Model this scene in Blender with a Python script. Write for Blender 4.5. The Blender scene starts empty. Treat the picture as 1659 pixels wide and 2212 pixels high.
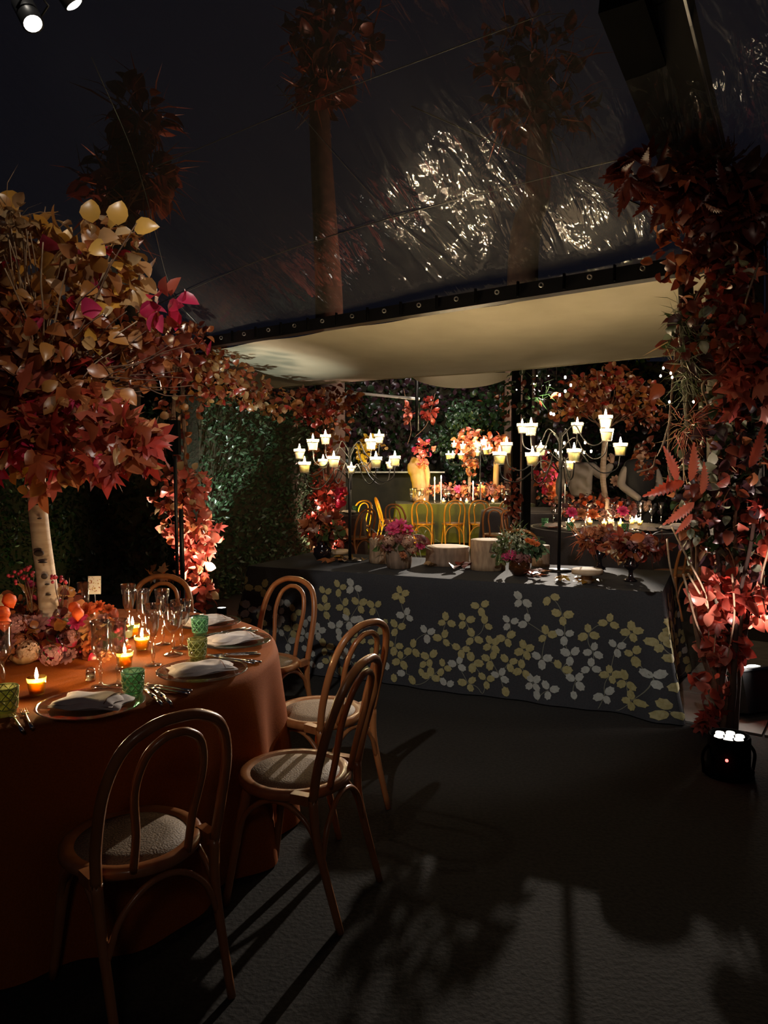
import bpy, bmesh, math, random
import numpy as np
from mathutils import Vector, Matrix, Quaternion
rng = random.Random(7)
sc = bpy.context.scene
col = sc.collection
PI = math.pi
# ------------------------------------------------------------------ camera
F = 1640.0; CX, CY = 829.5, 1106.0; H = 1.53; PITCH = math.atan(106 / F)
CAM = Vector((0, 0, H))
FW = Vector((0, math.cos(PITCH), -math.sin(PITCH))); UP = Vector((0, math.sin(PITCH), math.cos(PITCH)))
cd = bpy.data.cameras.new('camera'); cam = bpy.data.objects.new('camera', cd); col.objects.link(cam)
cam.location = CAM; cam.rotation_euler = (PI / 2 - PITCH, 0, 0)
cd.sensor_fit = 'VERTICAL'; cd.sensor_height = 36; cd.lens = 36 * F / 2212; cd.clip_start = 0.05; cd.clip_end = 200
sc.camera = cam
# ------------------------------------------------------------------ world, lights, exposure
w = bpy.data.worlds.new('night'); sc.world = w; w.use_nodes = True
w.node_tree.nodes['Background'].inputs[0].default_value = (0.0048, 0.005, 0.0085, 1)
w.node_tree.nodes['Background'].inputs[1].default_value = 0.8
sc.view_settings.view_transform = 'Standard'; sc.view_settings.look = 'None'
sc.view_settings.exposure = 0.0; sc.view_settings.gamma = 1.0; sc.view_settings.use_curve_mapping = False
sc.cycles.max_bounces = 10; sc.cycles.transparent_max_bounces = 16; sc.cycles.sample_clamp_indirect = 4.0
sc.cycles.caustics_reflective = False; sc.cycles.caustics_refractive = False
WARM = (1, .74, .5); NEUT = (1, .9, .78)
def spot(loc, aim, power, color=WARM, angle=40, blend=.5, radius=.05, parent=None):
    l = bpy.data.lights.new('spot', 'SPOT'); l.energy = power; l.color = color
    l.spot_size = math.radians(angle); l.spot_blend = blend; l.shadow_soft_size = radius
    o = bpy.data.objects.new('spot_lamp', l); col.objects.link(o)
    o.location = loc; d = Vector(aim) - Vector(loc)
    o.rotation_euler = d.to_track_quat('-Z', 'Y').to_euler()
    return o
spot((2.4, .6, 4.4), (-1.5, 3.2, 2.05), 260, (1, .80, .58), 32, .6)          # rig lamp on the table tree
spot((-1.2, -1.2, 4.4), (.5, 5.35, .50), 430, (1, .95, .86), 29, .5)         # rig lamp on the buffet
spot((.3, -2.6, 3.6), (-.3, 3.2, .5), 24, (1, .80, .64), 80, .8, .3)              # added dim wide fill behind the camera, lifts the foreground shadows
spot((.9, 13.0, 3.3), (1.2, 20, 1.6), 420, (1, .86, .72), 130, .9, .2)  # added rear fill without a fixture, lifts the blacks behind the candles
spot((1.5, 17.5, 4.6), (1.2, 21, 2.4), 260, (.95, .88, .9), 120, .9, .2)          # added wide fill close to the dark treeline, to brighten it
spot((.6, -1.5, 4.6), (2.4, 4.6, 2.2), 38, (1, .72, .56), 44, .7)            # rig lamp on the right column
spot((4.5, 5.5, 4.0), (3.1, 10.5, 1.4), 300, (1, .78, .58), 46, .7)             # rig lamp on the right rear table
spot((1.0, 8.5, 3.6), (1.6, 15.0, 1.2), 420, (1, .78, .56), 60, .8)           # rig lamp on the rear tables
spot((-.9, 13.0, .45), (1.2, 15.2, .55), 420, (1, .80, .02), 60, .5)          # yellow flood by the green table
spot((.6, 12.2, .25), (1.1, 14.4, .45), 110, (1, .80, .03), 80, .6)           # yellow flood behind the buffet
spot((-1.6, 3.2, 4.3), (-3.3, 8.6, 1.2), 60, (1, .92, .78), 55, .8)            # added light that brings out the dark hedge behind the tree
spot((-3.7, 7.5, .15), (-4.3, 8.6, .7), 10, (.95, 1, .35), 80, .7)           # small garden lamp at the dark hedge
spot((-4.5, 13, .4), (-3.9, 12.2, 5.4), 700, (1, .5, .34), 60, .8)            # garden lamps on the trees outside
spot((1.2, 14, 3.2), (-.3, 15, 8.5), 330, (1, .46, .32), 110, .8)
# ------------------------------------------------------------------ helpers
def ray(px, py):
    return FW + Vector((1, 0, 0)) * ((px - CX) / F) - UP * ((py - CY) / F)
def at(px, py, Y):
    d = ray(px, py); return CAM + d * (Y / d.y)
def atz(px, py, z):
    d = ray(px, py); return CAM + d * ((z - H) / d.z)
def link(o, parent=None):
    col.objects.link(o)
    if parent is not None: o.parent = parent
    return o
def tag(o, label=None, cat=None, group=None, kind=None):
    if label: o['label'] = label
    if cat: o['category'] = cat
    if group: o['group'] = group
    if kind: o['kind'] = kind
    return o
def thing(name, label, cat, loc=(0, 0, 0), rz=0, group=None):
    o = bpy.data.objects.new(name, None); o.empty_display_size = .1; col.objects.link(o)
    o.location = loc; o.rotation_euler = (0, 0, rz)
    return tag(o, label, cat, group)
def kids(o): return [c for c in list(bpy.data.objects) if c.parent == o]
def copy_tree(o, parent=None, children=None):
    c = o.copy(); col.objects.link(c)
    if parent is not None: c.parent = parent
    for ch in (children if children is not None else list(o.children)): copy_tree(ch, c)
    return c
def catmull(P, n=6):
    P = [Vector(p) for p in P]; out = []
    for i in range(len(P) - 1):
        a = P[i - 1] if i else P[0] * 2 - P[1]; b = P[i]; c = P[i + 1]; d = P[i + 2] if i + 2 < len(P) else P[-1] * 2 - P[-2]
        for k in range(n):
            t = k / n
            out.append(.5 * ((2 * b) + (c - a) * t + (2 * a - 5 * b + 4 * c - d) * t * t + (3 * b - a - 3 * c + d) * t ** 3))
    out.append(P[-1]); return out
class MB:
    def __init__(s): s.v = []; s.f = []; s.m = []
    def add(s, vs, fs, m=0):
        b = len(s.v); s.v += [tuple(q) for q in vs]; s.f += [tuple(b + i for i in f) for f in fs]; s.m += [m] * len(fs); return s
    def tube(s, P, r, n=8, m=0, cap=True):
        P = [Vector(p) for p in P]; N = len(P); vs = []; fs = []
        T0 = (P[1] - P[0]).normalized(); nrm = T0.orthogonal().normalized()
        for i, p in enumerate(P):
            T = (P[min(i + 1, N - 1)] - P[max(i - 1, 0)]).normalized()
            nrm = (nrm - T * nrm.dot(T)).normalized(); bn = T.cross(nrm)
            ri = r[min(int(i * len(r) / N), len(r) - 1)] if isinstance(r, list) and len(r) != N else (r[i] if isinstance(r, list) else r)
            for k in range(n):
                a = 2 * PI * k / n; vs.append(p + (nrm * math.cos(a) + bn * math.sin(a)) * ri)
        for i in range(N - 1):
            for k in range(n):
                fs.append((i * n + k, i * n + (k + 1) % n, (i + 1) * n + (k + 1) % n, (i + 1) * n + k))
        if cap: fs.append(tuple(range(n))[::-1]); fs.append(tuple((N - 1) * n + k for k in range(n)))
        return s.add(vs, fs, m)
    def lathe(s, prof, n=24, c=(0, 0, 0), m=0, wob=None):
        vs = []; fs = []; c = Vector(c); K = len(prof)
        for (r, z) in prof:
            for k in range(n):
                a = 2 * PI * k / n; rr = r * (wob(a, z) if wob else 1)
                vs.append(c + Vector((rr * math.cos(a), rr * math.sin(a), z)))
        for i in range(K - 1):
            for k in range(n):
                fs.append((i * n + k, i * n + (k + 1) % n, (i + 1) * n + (k + 1) % n, (i + 1) * n + k))
        if prof[0][0] > 1e-5: fs.append(tuple(range(n))[::-1])
        if prof[-1][0] > 1e-5: fs.append(tuple((K - 1) * n + k for k in range(n)))
        return s.add(vs, fs, m)
    def box(s, c, size, rot=None, m=0):
        c = Vector(c); R = rot if rot is not None else Matrix.Identity(3); h = Vector(size) / 2
        vs = [c + R @ Vector((sx * h.x, sy * h.y, sz * h.z)) for sx in (-1, 1) for sy in (-1, 1) for sz in (-1, 1)]
        return s.add(vs, [(0, 1, 3, 2), (4, 6, 7, 5), (0, 4, 5, 1), (2, 3, 7, 6), (0, 2, 6, 4), (1, 5, 7, 3)], m)
    def ball(s, c, r, n=12, k=8, sq=(1, 1, 1), m=0):
        c = Vector(c); vs = []; fs = []
        for i in range(k + 1):
            t = PI * i / k
            for j in range(n):
                a = 2 * PI * j / n
                vs.append(c + Vector((r * sq[0] * math.sin(t) * math.cos(a), r * sq[1] * math.sin(t) * math.sin(a), -r * sq[2] * math.cos(t))))
        for i in range(k):
            for j in range(n):
                fs.append((i * n + j, i * n + (j + 1) % n, (i + 1) * n + (j + 1) % n, (i + 1) * n + j))
        return s.add(vs, fs, m)
    def grid(s, fn, nu, nv, m=0, closed=False):
        vs = [fn(i / nu, j / nv) for j in range(nv + 1) for i in range(nu + (0 if closed else 1))]
        W = nu + (0 if closed else 1); fs = []
        for j in range(nv):
            for i in range(nu):
                i2 = (i + 1) % W if closed else i + 1
                fs.append((j * W + i, j * W + i2, (j + 1) * W + i2, (j + 1) * W + i))
        return s.add(vs, fs, m)
    def mesh(s, name, mats, smooth=True):
        me = bpy.data.meshes.new(name); me.from_pydata(s.v, [], s.f); me.update()
        for q in (mats if isinstance(mats, (list, tuple)) else [mats]): me.materials.append(q)
        if any(s.m): me.polygons.foreach_set('material_index', s.m)
        if smooth: me.polygons.foreach_set('use_smooth', [True] * len(me.polygons))
        return me
    def build(s, name, mats, parent=None, smooth=True, loc=None):
        o = bpy.data.objects.new(name, s.mesh(name, mats, smooth))
        if loc is not None: o.location = loc
        return link(o, parent)
# ------------------------------------------------------------------ materials
MT = {}
def mat(name, c, rough=.5, metal=0, c2=None, scale=20, bump=0, spec=.5, coat=0, sheen=0, sss=0, emit=None, es=0, stretch=(1, 1, 1), detail=4, trans=0):
    m = bpy.data.materials.new(name); m.use_nodes = True; nt = m.node_tree; b = nt.nodes['Principled BSDF']
    b.inputs['Base Color'].default_value = (*c, 1); b.inputs['Roughness'].default_value = rough; b.inputs['Metallic'].default_value = metal
    b.inputs['Specular IOR Level'].default_value = spec; b.inputs['Coat Weight'].default_value = coat
    b.inputs['Sheen Weight'].default_value = sheen
    if sss: b.inputs['Subsurface Weight'].default_value = sss; b.inputs['Subsurface Radius'].default_value = (1, .95, .8); b.inputs['Subsurface Scale'].default_value = .05
    if emit: b.inputs['Emission Color'].default_value = (*emit, 1); b.inputs['Emission Strength'].default_value = es
    if c2 or bump:
        tc = nt.nodes.new('ShaderNodeTexCoord'); mp = nt.nodes.new('ShaderNodeMapping'); no = nt.nodes.new('ShaderNodeTexNoise')
        mp.inputs['Scale'].default_value = stretch; no.inputs['Scale'].default_value = scale; no.inputs['Detail'].default_value = detail
        nt.links.new(tc.outputs['Object'], mp.inputs[0]); nt.links.new(mp.outputs[0], no.inputs['Vector'])
        if c2:
            r = nt.nodes.new('ShaderNodeValToRGB'); r.color_ramp.elements[0].position = .35; r.color_ramp.elements[1].position = .65
            r.color_ramp.elements[0].color = (*c, 1); r.color_ramp.elements[1].color = (*c2, 1)
            nt.links.new(no.outputs['Fac'], r.inputs[0]); nt.links.new(r.outputs[0], b.inputs['Base Color'])
        if bump:
            bp = nt.nodes.new('ShaderNodeBump'); bp.inputs['Strength'].default_value = bump; bp.inputs['Distance'].default_value = .01
            nt.links.new(no.outputs['Fac'], bp.inputs['Height']); nt.links.new(bp.outputs[0], b.inputs['Normal'])
    if trans:
        t = nt.nodes.new('ShaderNodeBsdfTranslucent'); t.inputs[0].default_value = (*(c2 or c), 1)
        mx = nt.nodes.new('ShaderNodeMixShader'); mx.inputs[0].default_value = trans
        nt.links.new(b.outputs[0], mx.inputs[1]); nt.links.new(t.outputs[0], mx.inputs[2])
        nt.links.new(mx.outputs[0], nt.nodes['Material Output'].inputs[0])
    MT[name] = m; return m
def glass(name, tint=(1, 1, 1), refl=.9, lo=.03, rough=.03, body=None, bodyfac=0):
    m = bpy.data.materials.new(name); m.use_nodes = True; nt = m.node_tree; nt.nodes.remove(nt.nodes['Principled BSDF'])
    t = nt.nodes.new('ShaderNodeBsdfTransparent'); t.inputs[0].default_value = (*tint, 1)
    g = nt.nodes.new('ShaderNodeBsdfGlossy'); g.inputs['Roughness'].default_value = rough
    lw = nt.nodes.new('ShaderNodeLayerWeight'); fr = nt.nodes.new('ShaderNodeMath'); fr.operation = 'POWER'; fr.inputs[1].default_value = 1.7; nt.links.new(lw.outputs['Facing'], fr.inputs[0])
    mr = nt.nodes.new('ShaderNodeMapRange'); mr.inputs['To Min'].default_value = lo; mr.inputs['To Max'].default_value = refl
    mx = nt.nodes.new('ShaderNodeMixShader'); nt.links.new(fr.outputs[0], mr.inputs[0]); nt.links.new(mr.outputs[0], mx.inputs[0])
    base = t.outputs[0]
    if body:
        d = nt.nodes.new('ShaderNodeBsdfTranslucent'); d.inputs[0].default_value = (*body, 1)
        m2 = nt.nodes.new('ShaderNodeMixShader'); m2.inputs[0].default_value = bodyfac
        nt.links.new(t.outputs[0], m2.inputs[1]); nt.links.new(d.outputs[0], m2.inputs[2]); base = m2.outputs[0]
    nt.links.new(base, mx.inputs[1]); nt.links.new(g.outputs[0], mx.inputs[2]); nt.links.new(mx.outputs[0], nt.nodes['Material Output'].inputs[0])
    MT[name] = m; return m
def leafmat(name, cols, stuff=False, rough=.33, trans=.28):
    key = name + ('_mass' if stuff else '')
    if key in MT: return MT[key]
    m = bpy.data.materials.new(key); m.use_nodes = True; nt = m.node_tree; b = nt.nodes['Principled BSDF']
    src = nt.nodes.new('ShaderNodeNewGeometry').outputs['Random Per Island'] if stuff else nt.nodes.new('ShaderNodeObjectInfo').outputs['Random']
    r = nt.nodes.new('ShaderNodeValToRGB'); e = r.color_ramp.elements
    while len(e) < len(cols): e.new(.5)
    for i, c in enumerate(cols): e[i].position = (i + .5) / len(cols); e[i].color = (*c, 1)
    nt.links.new(src, r.inputs[0]); nt.links.new(r.outputs[0], b.inputs['Base Color'])
    b.inputs['Roughness'].default_value = rough; b.inputs['Specular IOR Level'].default_value = .8
    t = nt.nodes.new('ShaderNodeBsdfTranslucent'); nt.links.new(r.outputs[0], t.inputs[0])
    mx = nt.nodes.new('ShaderNodeMixShader'); mx.inputs[0].default_value = trans
    nt.links.new(b.outputs[0], mx.inputs[1]); nt.links.new(t.outputs[0], mx.inputs[2]); nt.links.new(mx.outputs[0], nt.nodes['Material Output'].inputs[0])
    MT[key] = m; return m
mat('wood', (.30, .105, .035), .32, c2=(.38, .15, .05), scale=6, stretch=(4, 4, 1), coat=.3)
mat('cane', (.31, .22, .13), .7, c2=(.19, .13, .08), scale=160, bump=.3, detail=1)
mat('carpet', (.030, .028, .027), .95, c2=(.042, .039, .036), scale=60, bump=.4, spec=.1)
mat('soil', (.012, .014, .008), .95, c2=(.02, .024, .01), scale=8, bump=.4, spec=.1)
mat('slab', (.17, .16, .15), .8, c2=(.22, .21, .19), scale=9, bump=.2)
mat('terracotta', (.27, .064, .009), .85, c2=(.33, .085, .012), scale=180, bump=.1, spec=.12)
mat('buffet_cloth', (.033, .034, .039), .8, c2=(.042, .043, .049), scale=120, bump=.1, spec=.2)
mat('print_gold', (.29, .25, .10), .6, c2=(.36, .32, .15), scale=60)
mat('print_silver', (.32, .33, .30), .55, c2=(.40, .41, .37), scale=60)
mat('print_stem', (.16, .16, .12), .6)
mat('black_metal', (.012, .012, .013), .4, metal=.3)
mat('black_matte', (.003, .003, .0035), .9, spec=.05)
mat('chrome', (.75, .73, .7), .15, metal=1)
mat('steel', (.35, .36, .38), .35, metal=1)
mat('canvas', (.40, .36, .26), .9, c2=(.36, .325, .23), scale=3, bump=.15, trans=.15)
mat('napkin', (.60, .52, .50), .85, c2=(.68, .6, .57), scale=25, bump=.25, sheen=.2)
mat('stitch', (.2, .09, .07), .8)
mat('birch', (.55, .43, .33), .7, c2=(.42, .30, .21), scale=9, stretch=(1, 1, 5), bump=.4)
mat('birch_knot', (.06, .04, .03), .8)
mat('twig', (.20, .105, .06), .7, c2=(.10, .055, .035), scale=30)
mat('pale_twig', (.42, .30, .19), .7, c2=(.28, .18, .11), scale=30)
mat('bark', (.30, .21, .15), .9, c2=(.15, .10, .07), scale=26, stretch=(1, 1, .18), bump=1.0)
mat('smooth_bark', (.42, .29, .18), .85, c2=(.28, .18, .115), scale=40, stretch=(1, 1, .3), bump=.5)
mat('sawn', (.60, .47, .33), .8, c2=(.52, .38, .25), scale=14)
mat('wax', (.93, .87, .74), .5, c2=(.95, .89, .76), scale=1, sss=1)
mat('amber_wax', (.92, .50, .06), .5, c2=(.97, .56, .07), scale=1, sss=1)
mat('flame', (1, .6, .2), .5, emit=(1, .70, .36), es=1100)
mat('flame_far', (1, .6, .2), .5, emit=(1, .74, .42), es=850)
mat('bulb', (1, .8, .5), .5, emit=(1, .78, .48), es=40)
mat('lens_white', (1, 1, 1), .3, emit=(1, .93, .8), es=2.0)
mat('lens_hot', (1, 1, 1), .3, emit=(1, .95, .85), es=4)
mat('red_light', (1, .05, .05), .3, emit=(1, .06, .05), es=9)
mat('skin', (.50, .30, .22), .55)
mat('shirt', (.34, .29, .26), .85, c2=(.30, .26, .23), scale=8)
mat('vest', (.012, .012, .014), .8)
mat('trousers', (.014, .014, .018), .85)
mat('hair', (.03, .02, .015), .6)
mat('olive_wall', (.022, .020, .010), .9, c2=(.015, .014, .008), scale=5)
mat('olive_cloth', (.06, .058, .03), .9, c2=(.075, .07, .035), scale=60)
mat('plum_cloth', (.05, .022, .025), .85, c2=(.06, .028, .03), scale=60)
mat('dark_cloth', (.032, .028, .032), .85, c2=(.04, .034, .04), scale=60)
mat('white_table', (.5, .5, .48), .6)
mat('dark_glass', (.012, .008, .01), .08, coat=.6)
mat('brown_glass', (.05, .018, .006), .06, coat=.6)
mat('gourd', (.17, .05, .025), .4, c2=(.10, .035, .02), scale=8)
mat('pumpkin', (.42, .16, .07), .5, c2=(.34, .2, .1), scale=6)
mat('magenta', (.62, .02, .13), .16, c2=(.5, .015, .12), scale=5, coat=.5)
mat('lantern', (.80, .10, .02), .55, c2=(.9, .2, .03), scale=9, trans=.35)
mat('berry', (.40, .03, .05), .3)
mat('pink_flower', (.75, .07, .20), .6, c2=(.6, .05, .2), scale=30, trans=.2)
mat('rust_flower', (.5, .13, .05), .6, c2=(.42, .2, .1), scale=30, trans=.2)
mat('cream_flower', (.55, .42, .27), .6, c2=(.5, .25, .2), scale=40, trans=.2)
mat('dusk_flower', (.38, .12, .14), .6, c2=(.30, .16, .14), scale=40, trans=.2)
mat('orange_flower', (.75, .25, .04), .6, c2=(.65, .12, .05), scale=30, trans=.2)
mat('paper', (.62, .56, .48), .8)
mat('ink_red', (.3, .05, .06), .8); mat('ink_gold', (.35, .2, .05), .8)
mat('driftwood', (.50, .30, .13), .8, c2=(.36, .2, .09), scale=10, stretch=(1, 1, .3), bump=.5)
mat('grommet', (.5, .48, .45), .3, metal=1)
mat('moss', (.03, .032, .014), .95, c2=(.045, .03, .015), scale=30, bump=.8)
mat('dead_trunk', (.10, .055, .04), .9, c2=(.06, .035, .028), scale=6, bump=.8)
mat('pipe', (.5, .5, .5), .5)
glass('clear_glass', (.97, .97, .96), 1.0, .17, .07)
glass('cup_glass', (1, .98, .94), .8, .02, .05, (.95, .9, .8), .12)
glass('amber_glass', (1, .90, .60), .8, .03, .05, (1, .68, .18), .25)
glass('green_glass', (.62, .85, .68), .85, .05, .04, (.3, .5, .36), .3)
glass('olive_glass', (.72, .76, .52), .85, .05, .04, (.4, .4, .2), .35)
glass('plate_glass', (.93, .92, .9), .95, .06, .06)
mat('lattice_pale', (.50, .52, .24), .5, c2=(.42, .48, .22), scale=20, trans=.25)
mat('lattice_green', (.16, .42, .26), .5, c2=(.2, .5, .32), scale=20, trans=.25)
# plastic film of the tent roof: clear sheet with creases
def film():
    m = bpy.data.materials.new('clear_film'); m.use_nodes = True; nt = m.node_tree; nt.nodes.remove(nt.nodes['Principled BSDF'])
    N = nt.nodes.new; L = nt.links.new
    tc = N('ShaderNodeTexCoord'); mp = N('ShaderNodeMapping'); mp.inputs['Scale'].default_value = (1.5, .55, 1)
    L(tc.outputs['UV'], mp.inputs[0])
    n1 = N('ShaderNodeTexNoise'); n1.inputs['Scale'].default_value = 4.5; n1.inputs['Detail'].default_value = 3; n1.inputs['Distortion'].default_value = .6
    n2 = N('ShaderNodeTexNoise'); n2.inputs['Scale'].default_value = .8; n2.inputs['Detail'].default_value = 1
    L(mp.outputs[0], n1.inputs['Vector']); L(mp.outputs[0], n2.inputs['Vector'])
    b1 = N('ShaderNodeBump'); b1.inputs['Strength'].default_value = .55; b1.inputs['Distance'].default_value = .045
    b2 = N('ShaderNodeBump'); b2.inputs['Strength'].default_value = .3; b2.inputs['Distance'].default_value = .06
    L(n2.outputs['Fac'], b2.inputs['Height']); L(n1.outputs['Fac'], b1.inputs['Height']); L(b2.outputs[0], b1.inputs['Normal'])
    g = N('ShaderNodeBsdfGlossy'); g.inputs['Roughness'].default_value = .035; L(b1.outputs[0], g.inputs['Normal'])
    g2 = N('ShaderNodeBsdfGlossy'); g2.inputs['Roughness'].default_value = .3; L(b1.outputs[0], g2.inputs['Normal'])
    lw = N('ShaderNodeLayerWeight'); fr = N('ShaderNodeMath'); fr.operation = 'POWER'; fr.inputs[1].default_value = 4; L(lw.outputs['Facing'], fr.inputs[0])
    mr = N('ShaderNodeMapRange'); mr.inputs['To Min'].default_value = .10; mr.inputs['To Max'].default_value = 1.1; L(fr.outputs[0], mr.inputs[0])
    t = N('ShaderNodeBsdfTransparent'); t.inputs[0].default_value = (.93, .93, .92, 1)
    d = N('ShaderNodeBsdfDiffuse'); d.inputs[0].default_value = (.5, .48, .44, 1)
    m0 = N('ShaderNodeMixShader'); m0.inputs[0].default_value = .05; L(t.outputs[0], m0.inputs[1]); L(d.outputs[0], m0.inputs[2])
    gm = N('ShaderNodeMixShader'); gm.inputs[0].default_value = .12; L(g.outputs[0], gm.inputs[1]); L(g2.outputs[0], gm.inputs[2])
    m1 = N('ShaderNodeMixShader'); L(mr.outputs[0], m1.inputs[0]); L(m0.outputs[0], m1.inputs[1]); L(gm.outputs[0], m1.inputs[2])
    L(m1.outputs[0], nt.nodes['Material Output'].inputs[0]); MT['film'] = m; return m
film()
# ------------------------------------------------------------------ leaves
def leaf_shape(kind):
    """verts (x across, y along, z up), faces; unit length"""
    if kind == 'oval' or kind == 'round':
        wd = .34 if kind == 'oval' else .46
        st = [(0, .0), (.18, .75), (.42, 1), (.68, .82), (.87, .42), (1, 0)]
        v = []; f = []
        for (y, k) in st:
            z = .10 * math.sin(y * 2.6) - .14 * y * y
            v.append((0, y, z))
            if 0 < k: v += [(-wd * k, y, z + .16 * k), (wd * k, y + .02, z + .10 * k)]
        f = [(0, 2, 1), (0, 1, 3)]
        for i in range(3):
            a = 1 + 3 * i; b = a + 3; f += [(a, a + 1, b + 1, b), (a, b, b + 2, a + 2)]
        f += [(10, 11, 13), (10, 13, 12)]
        return v, f
    if kind == 'tiny':
        return [(0, 0, 0), (-.22, .45, .06), (.22, .45, .06), (0, 1, -.08), (0, .5, 0)], [(0, 4, 1), (0, 2, 4), (4, 3, 1), (4, 2, 3)]
    if kind == 'maple':
        an = [-90, -150, -178, 158, 138, 118, 104, 90, 76, 62, 42, 22, -2, -30]
        ra = [.02, .34, .50, .30, .62, .36, .52, .78, .52, .36, .62, .30, .50, .34]
        v = [(0, .30, .06)]
        for a, r in zip(an, ra):
            a = math.radians(a); x, y = r * math.cos(a), .30 + r * math.sin(a) * (.95 if r > .05 else 15)
            v.append((x, max(y, 0), .05 - .35 * r * r + .05 * math.sin(5 * a)))
        n = len(an); return v, [(0, 1 + (i + 1) % n, 1 + i) for i in range(n)]
    if kind == 'saw':
        v = [(0, 0, 0)]; f = []; K = 11
        L_, R_, M_ = [], [], []
        for i in range(1, K * 2):
            y = i / (K * 2); wd = .125 * math.sin(PI * y ** .8) + .012; wd *= (1.2 if i % 2 else .74); z = -.22 * y * y
            M_.append(len(v)); v.append((0, y, z)); L_.append(len(v)); v.append((-wd, y - (.03 if i % 2 == 0 else -.02), z + wd * .5)); R_.append(len(v)); v.append((wd, y - (.03 if i % 2 == 0 else -.02), z + wd * .5))
        v.append((0, 1, -.22)); t = len(v) - 1
        f += [(0, M_[0], L_[0]), (0, R_[0], M_[0])]
        for i in range(len(M_) - 1):
            f += [(M_[i], M_[i + 1], L_[i + 1], L_[i]), (R_[i], R_[i + 1], M_[i + 1], M_[i])]
        f += [(M_[-1], t, L_[-1]), (R_[-1], t, M_[-1])]
        return v, f
    if kind == 'needle':
        return [(-.015, 0, 0), (.015, 0, 0), (.02, .5, .06), (-.02, .5, .06), (0, 1, -.1)], [(0, 1, 2, 3), (3, 2, 4)]
SH = {k: leaf_shape(k) for k in ('oval', 'round', 'tiny', 'maple', 'saw', 'needle')}
PAL = {
    'gold': [(.55, .27, .04), (.62, .36, .08), (.42, .18, .03), (.50, .30, .12)],
    'amber': [(.36, .14, .03), (.46, .22, .06), (.28, .09, .025), (.42, .26, .12), (.33, .12, .04)],
    'rust': [(.26, .055, .02), (.36, .10, .03), (.20, .04, .018), (.42, .16, .06)],
    'red': [(.33, .03, .02), (.42, .06, .03), (.24, .02, .018), (.36, .08, .05)],
    'crimson': [(.5, .02, .05), (.42, .015, .07), (.55, .05, .12)],
    'maroon': [(.13, .022, .014), (.18, .035, .018), (.10, .018, .012), (.20, .05, .025)],
    'coral': [(.60, .15, .10), (.52, .09, .07), (.66, .22, .15)],
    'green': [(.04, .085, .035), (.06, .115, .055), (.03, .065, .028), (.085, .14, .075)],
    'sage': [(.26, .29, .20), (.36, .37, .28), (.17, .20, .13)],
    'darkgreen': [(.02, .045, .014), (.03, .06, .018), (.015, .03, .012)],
    'plum': [(.055, .025, .03), (.075, .03, .035), (.04, .022, .028)],
    'fern': [(.06, .10, .03), (.10, .13, .05), (.08, .07, .03)],
    'straw': [(.45, .30, .15), (.38, .22, .11), (.5, .36, .2)],
    'yellow': [(.55, .33, .02), (.62, .42, .03), (.45, .22, .02)],
}
LM = {}
def leaf_mesh(kind, pal):
    k = (kind, pal)
    if k not in LM:
        me = bpy.data.meshes.new('leaf'); me.from_pydata(*[list(SH[kind][0]), [], list(SH[kind][1])]); me.update()
        me.polygons.foreach_set('use_smooth', [True] * len(me.polygons)); me.materials.append(leafmat(pal, PAL[pal])); LM[k] = me
    return LM[k]
def frame(d, n):
    y = Vector(d).normalized(); n = Vector(n); x = y.cross(n)
    if x.length < 1e-4: x = y.orthogonal()
    x.normalize(); z = x.cross(y); return Matrix((x, y, z)).transposed()
def put_leaf(parent, kind, pal, p, d, n, s, name='leaf', label=None):
    o = bpy.data.objects.new(name, leaf_mesh(kind, pal)); link(o, parent)
    o.matrix_local = Matrix.Translation(p) @ frame(d, n).to_4x4() @ Matrix.Diagonal((s, s, s, 1))
    if label: o['label'] = label
    return o
def rv():
    while True:
        v = Vector((rng.uniform(-1, 1), rng.uniform(-1, 1), rng.uniform(-1, 1)))
        if .05 < v.length < 1: return v
def leaf_mass(parent, items, name='foliage'):
    """many leaves joined as one 'stuff' part"""
    V = []; Fc = []; MI = []; mats = []; base = 0
    for (kind, pal, p, d, n, s) in items:
        m = leafmat(pal, PAL[pal], True)
        if m not in mats: mats.append(m)
        mi = mats.index(m); R = np.array(frame(d, n)) * s; v, f = SH[kind]
        V.append(np.array(v) @ R.T + np.array(p)); Fc += [tuple(base + i for i in q) for q in f]; MI += [mi] * len(f); base += len(v)
    me = bpy.data.meshes.new(name); me.from_pydata(np.concatenate(V).tolist(), [], Fc); me.update()
    for m in mats: me.materials.append(m)
    me.polygons.foreach_set('material_index', MI); me.polygons.foreach_set('use_smooth', [True] * len(Fc))
    o = link(bpy.data.objects.new(name, me), parent); o['kind'] = 'stuff'; return o
def blob(px, py, Y, rx, ry, wt, kinds, rd=None):
    c = at(px, py, Y); k = Y / F; return (c, rx * k, (rd if rd is not None else min(rx, ry) * k), ry * k, wt, kinds)
def foliage(root, blobs, total, single=300, droop=-.15, shell=.4, name='foliage'):
    """kinds: list of (shape, palette, smin, smax, weight)"""
    org = root.location.copy(); it = []
    W = [b[4] for b in blobs]
    for _ in range(total):
        c, rx, rd, rz, _w, kinds = rng.choices(blobs, W)[0]
        u = rv().normalized(); r = rng.random() ** shell
        p = c + Vector((rx * u.x, rd * u.y, rz * u.z)) * r - org
        k = rng.choices(kinds, [q[4] for q in kinds])[0]
        d = u * .5 + rv() * .8 + Vector((0, 0, droop)); n = u * .6 + rv() * .8 + Vector((0, -.45, .25))
        it.append((k[0], k[1], p, d, n, rng.uniform(k[2], k[3])))
    it.sort(key=lambda q: (q[2].y + org.y) - 3 * q[5])
    big = it[:single]
    for q in big: put_leaf(root, *q)
    if it[single:]: leaf_mass(root, it[single:], name)
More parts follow.
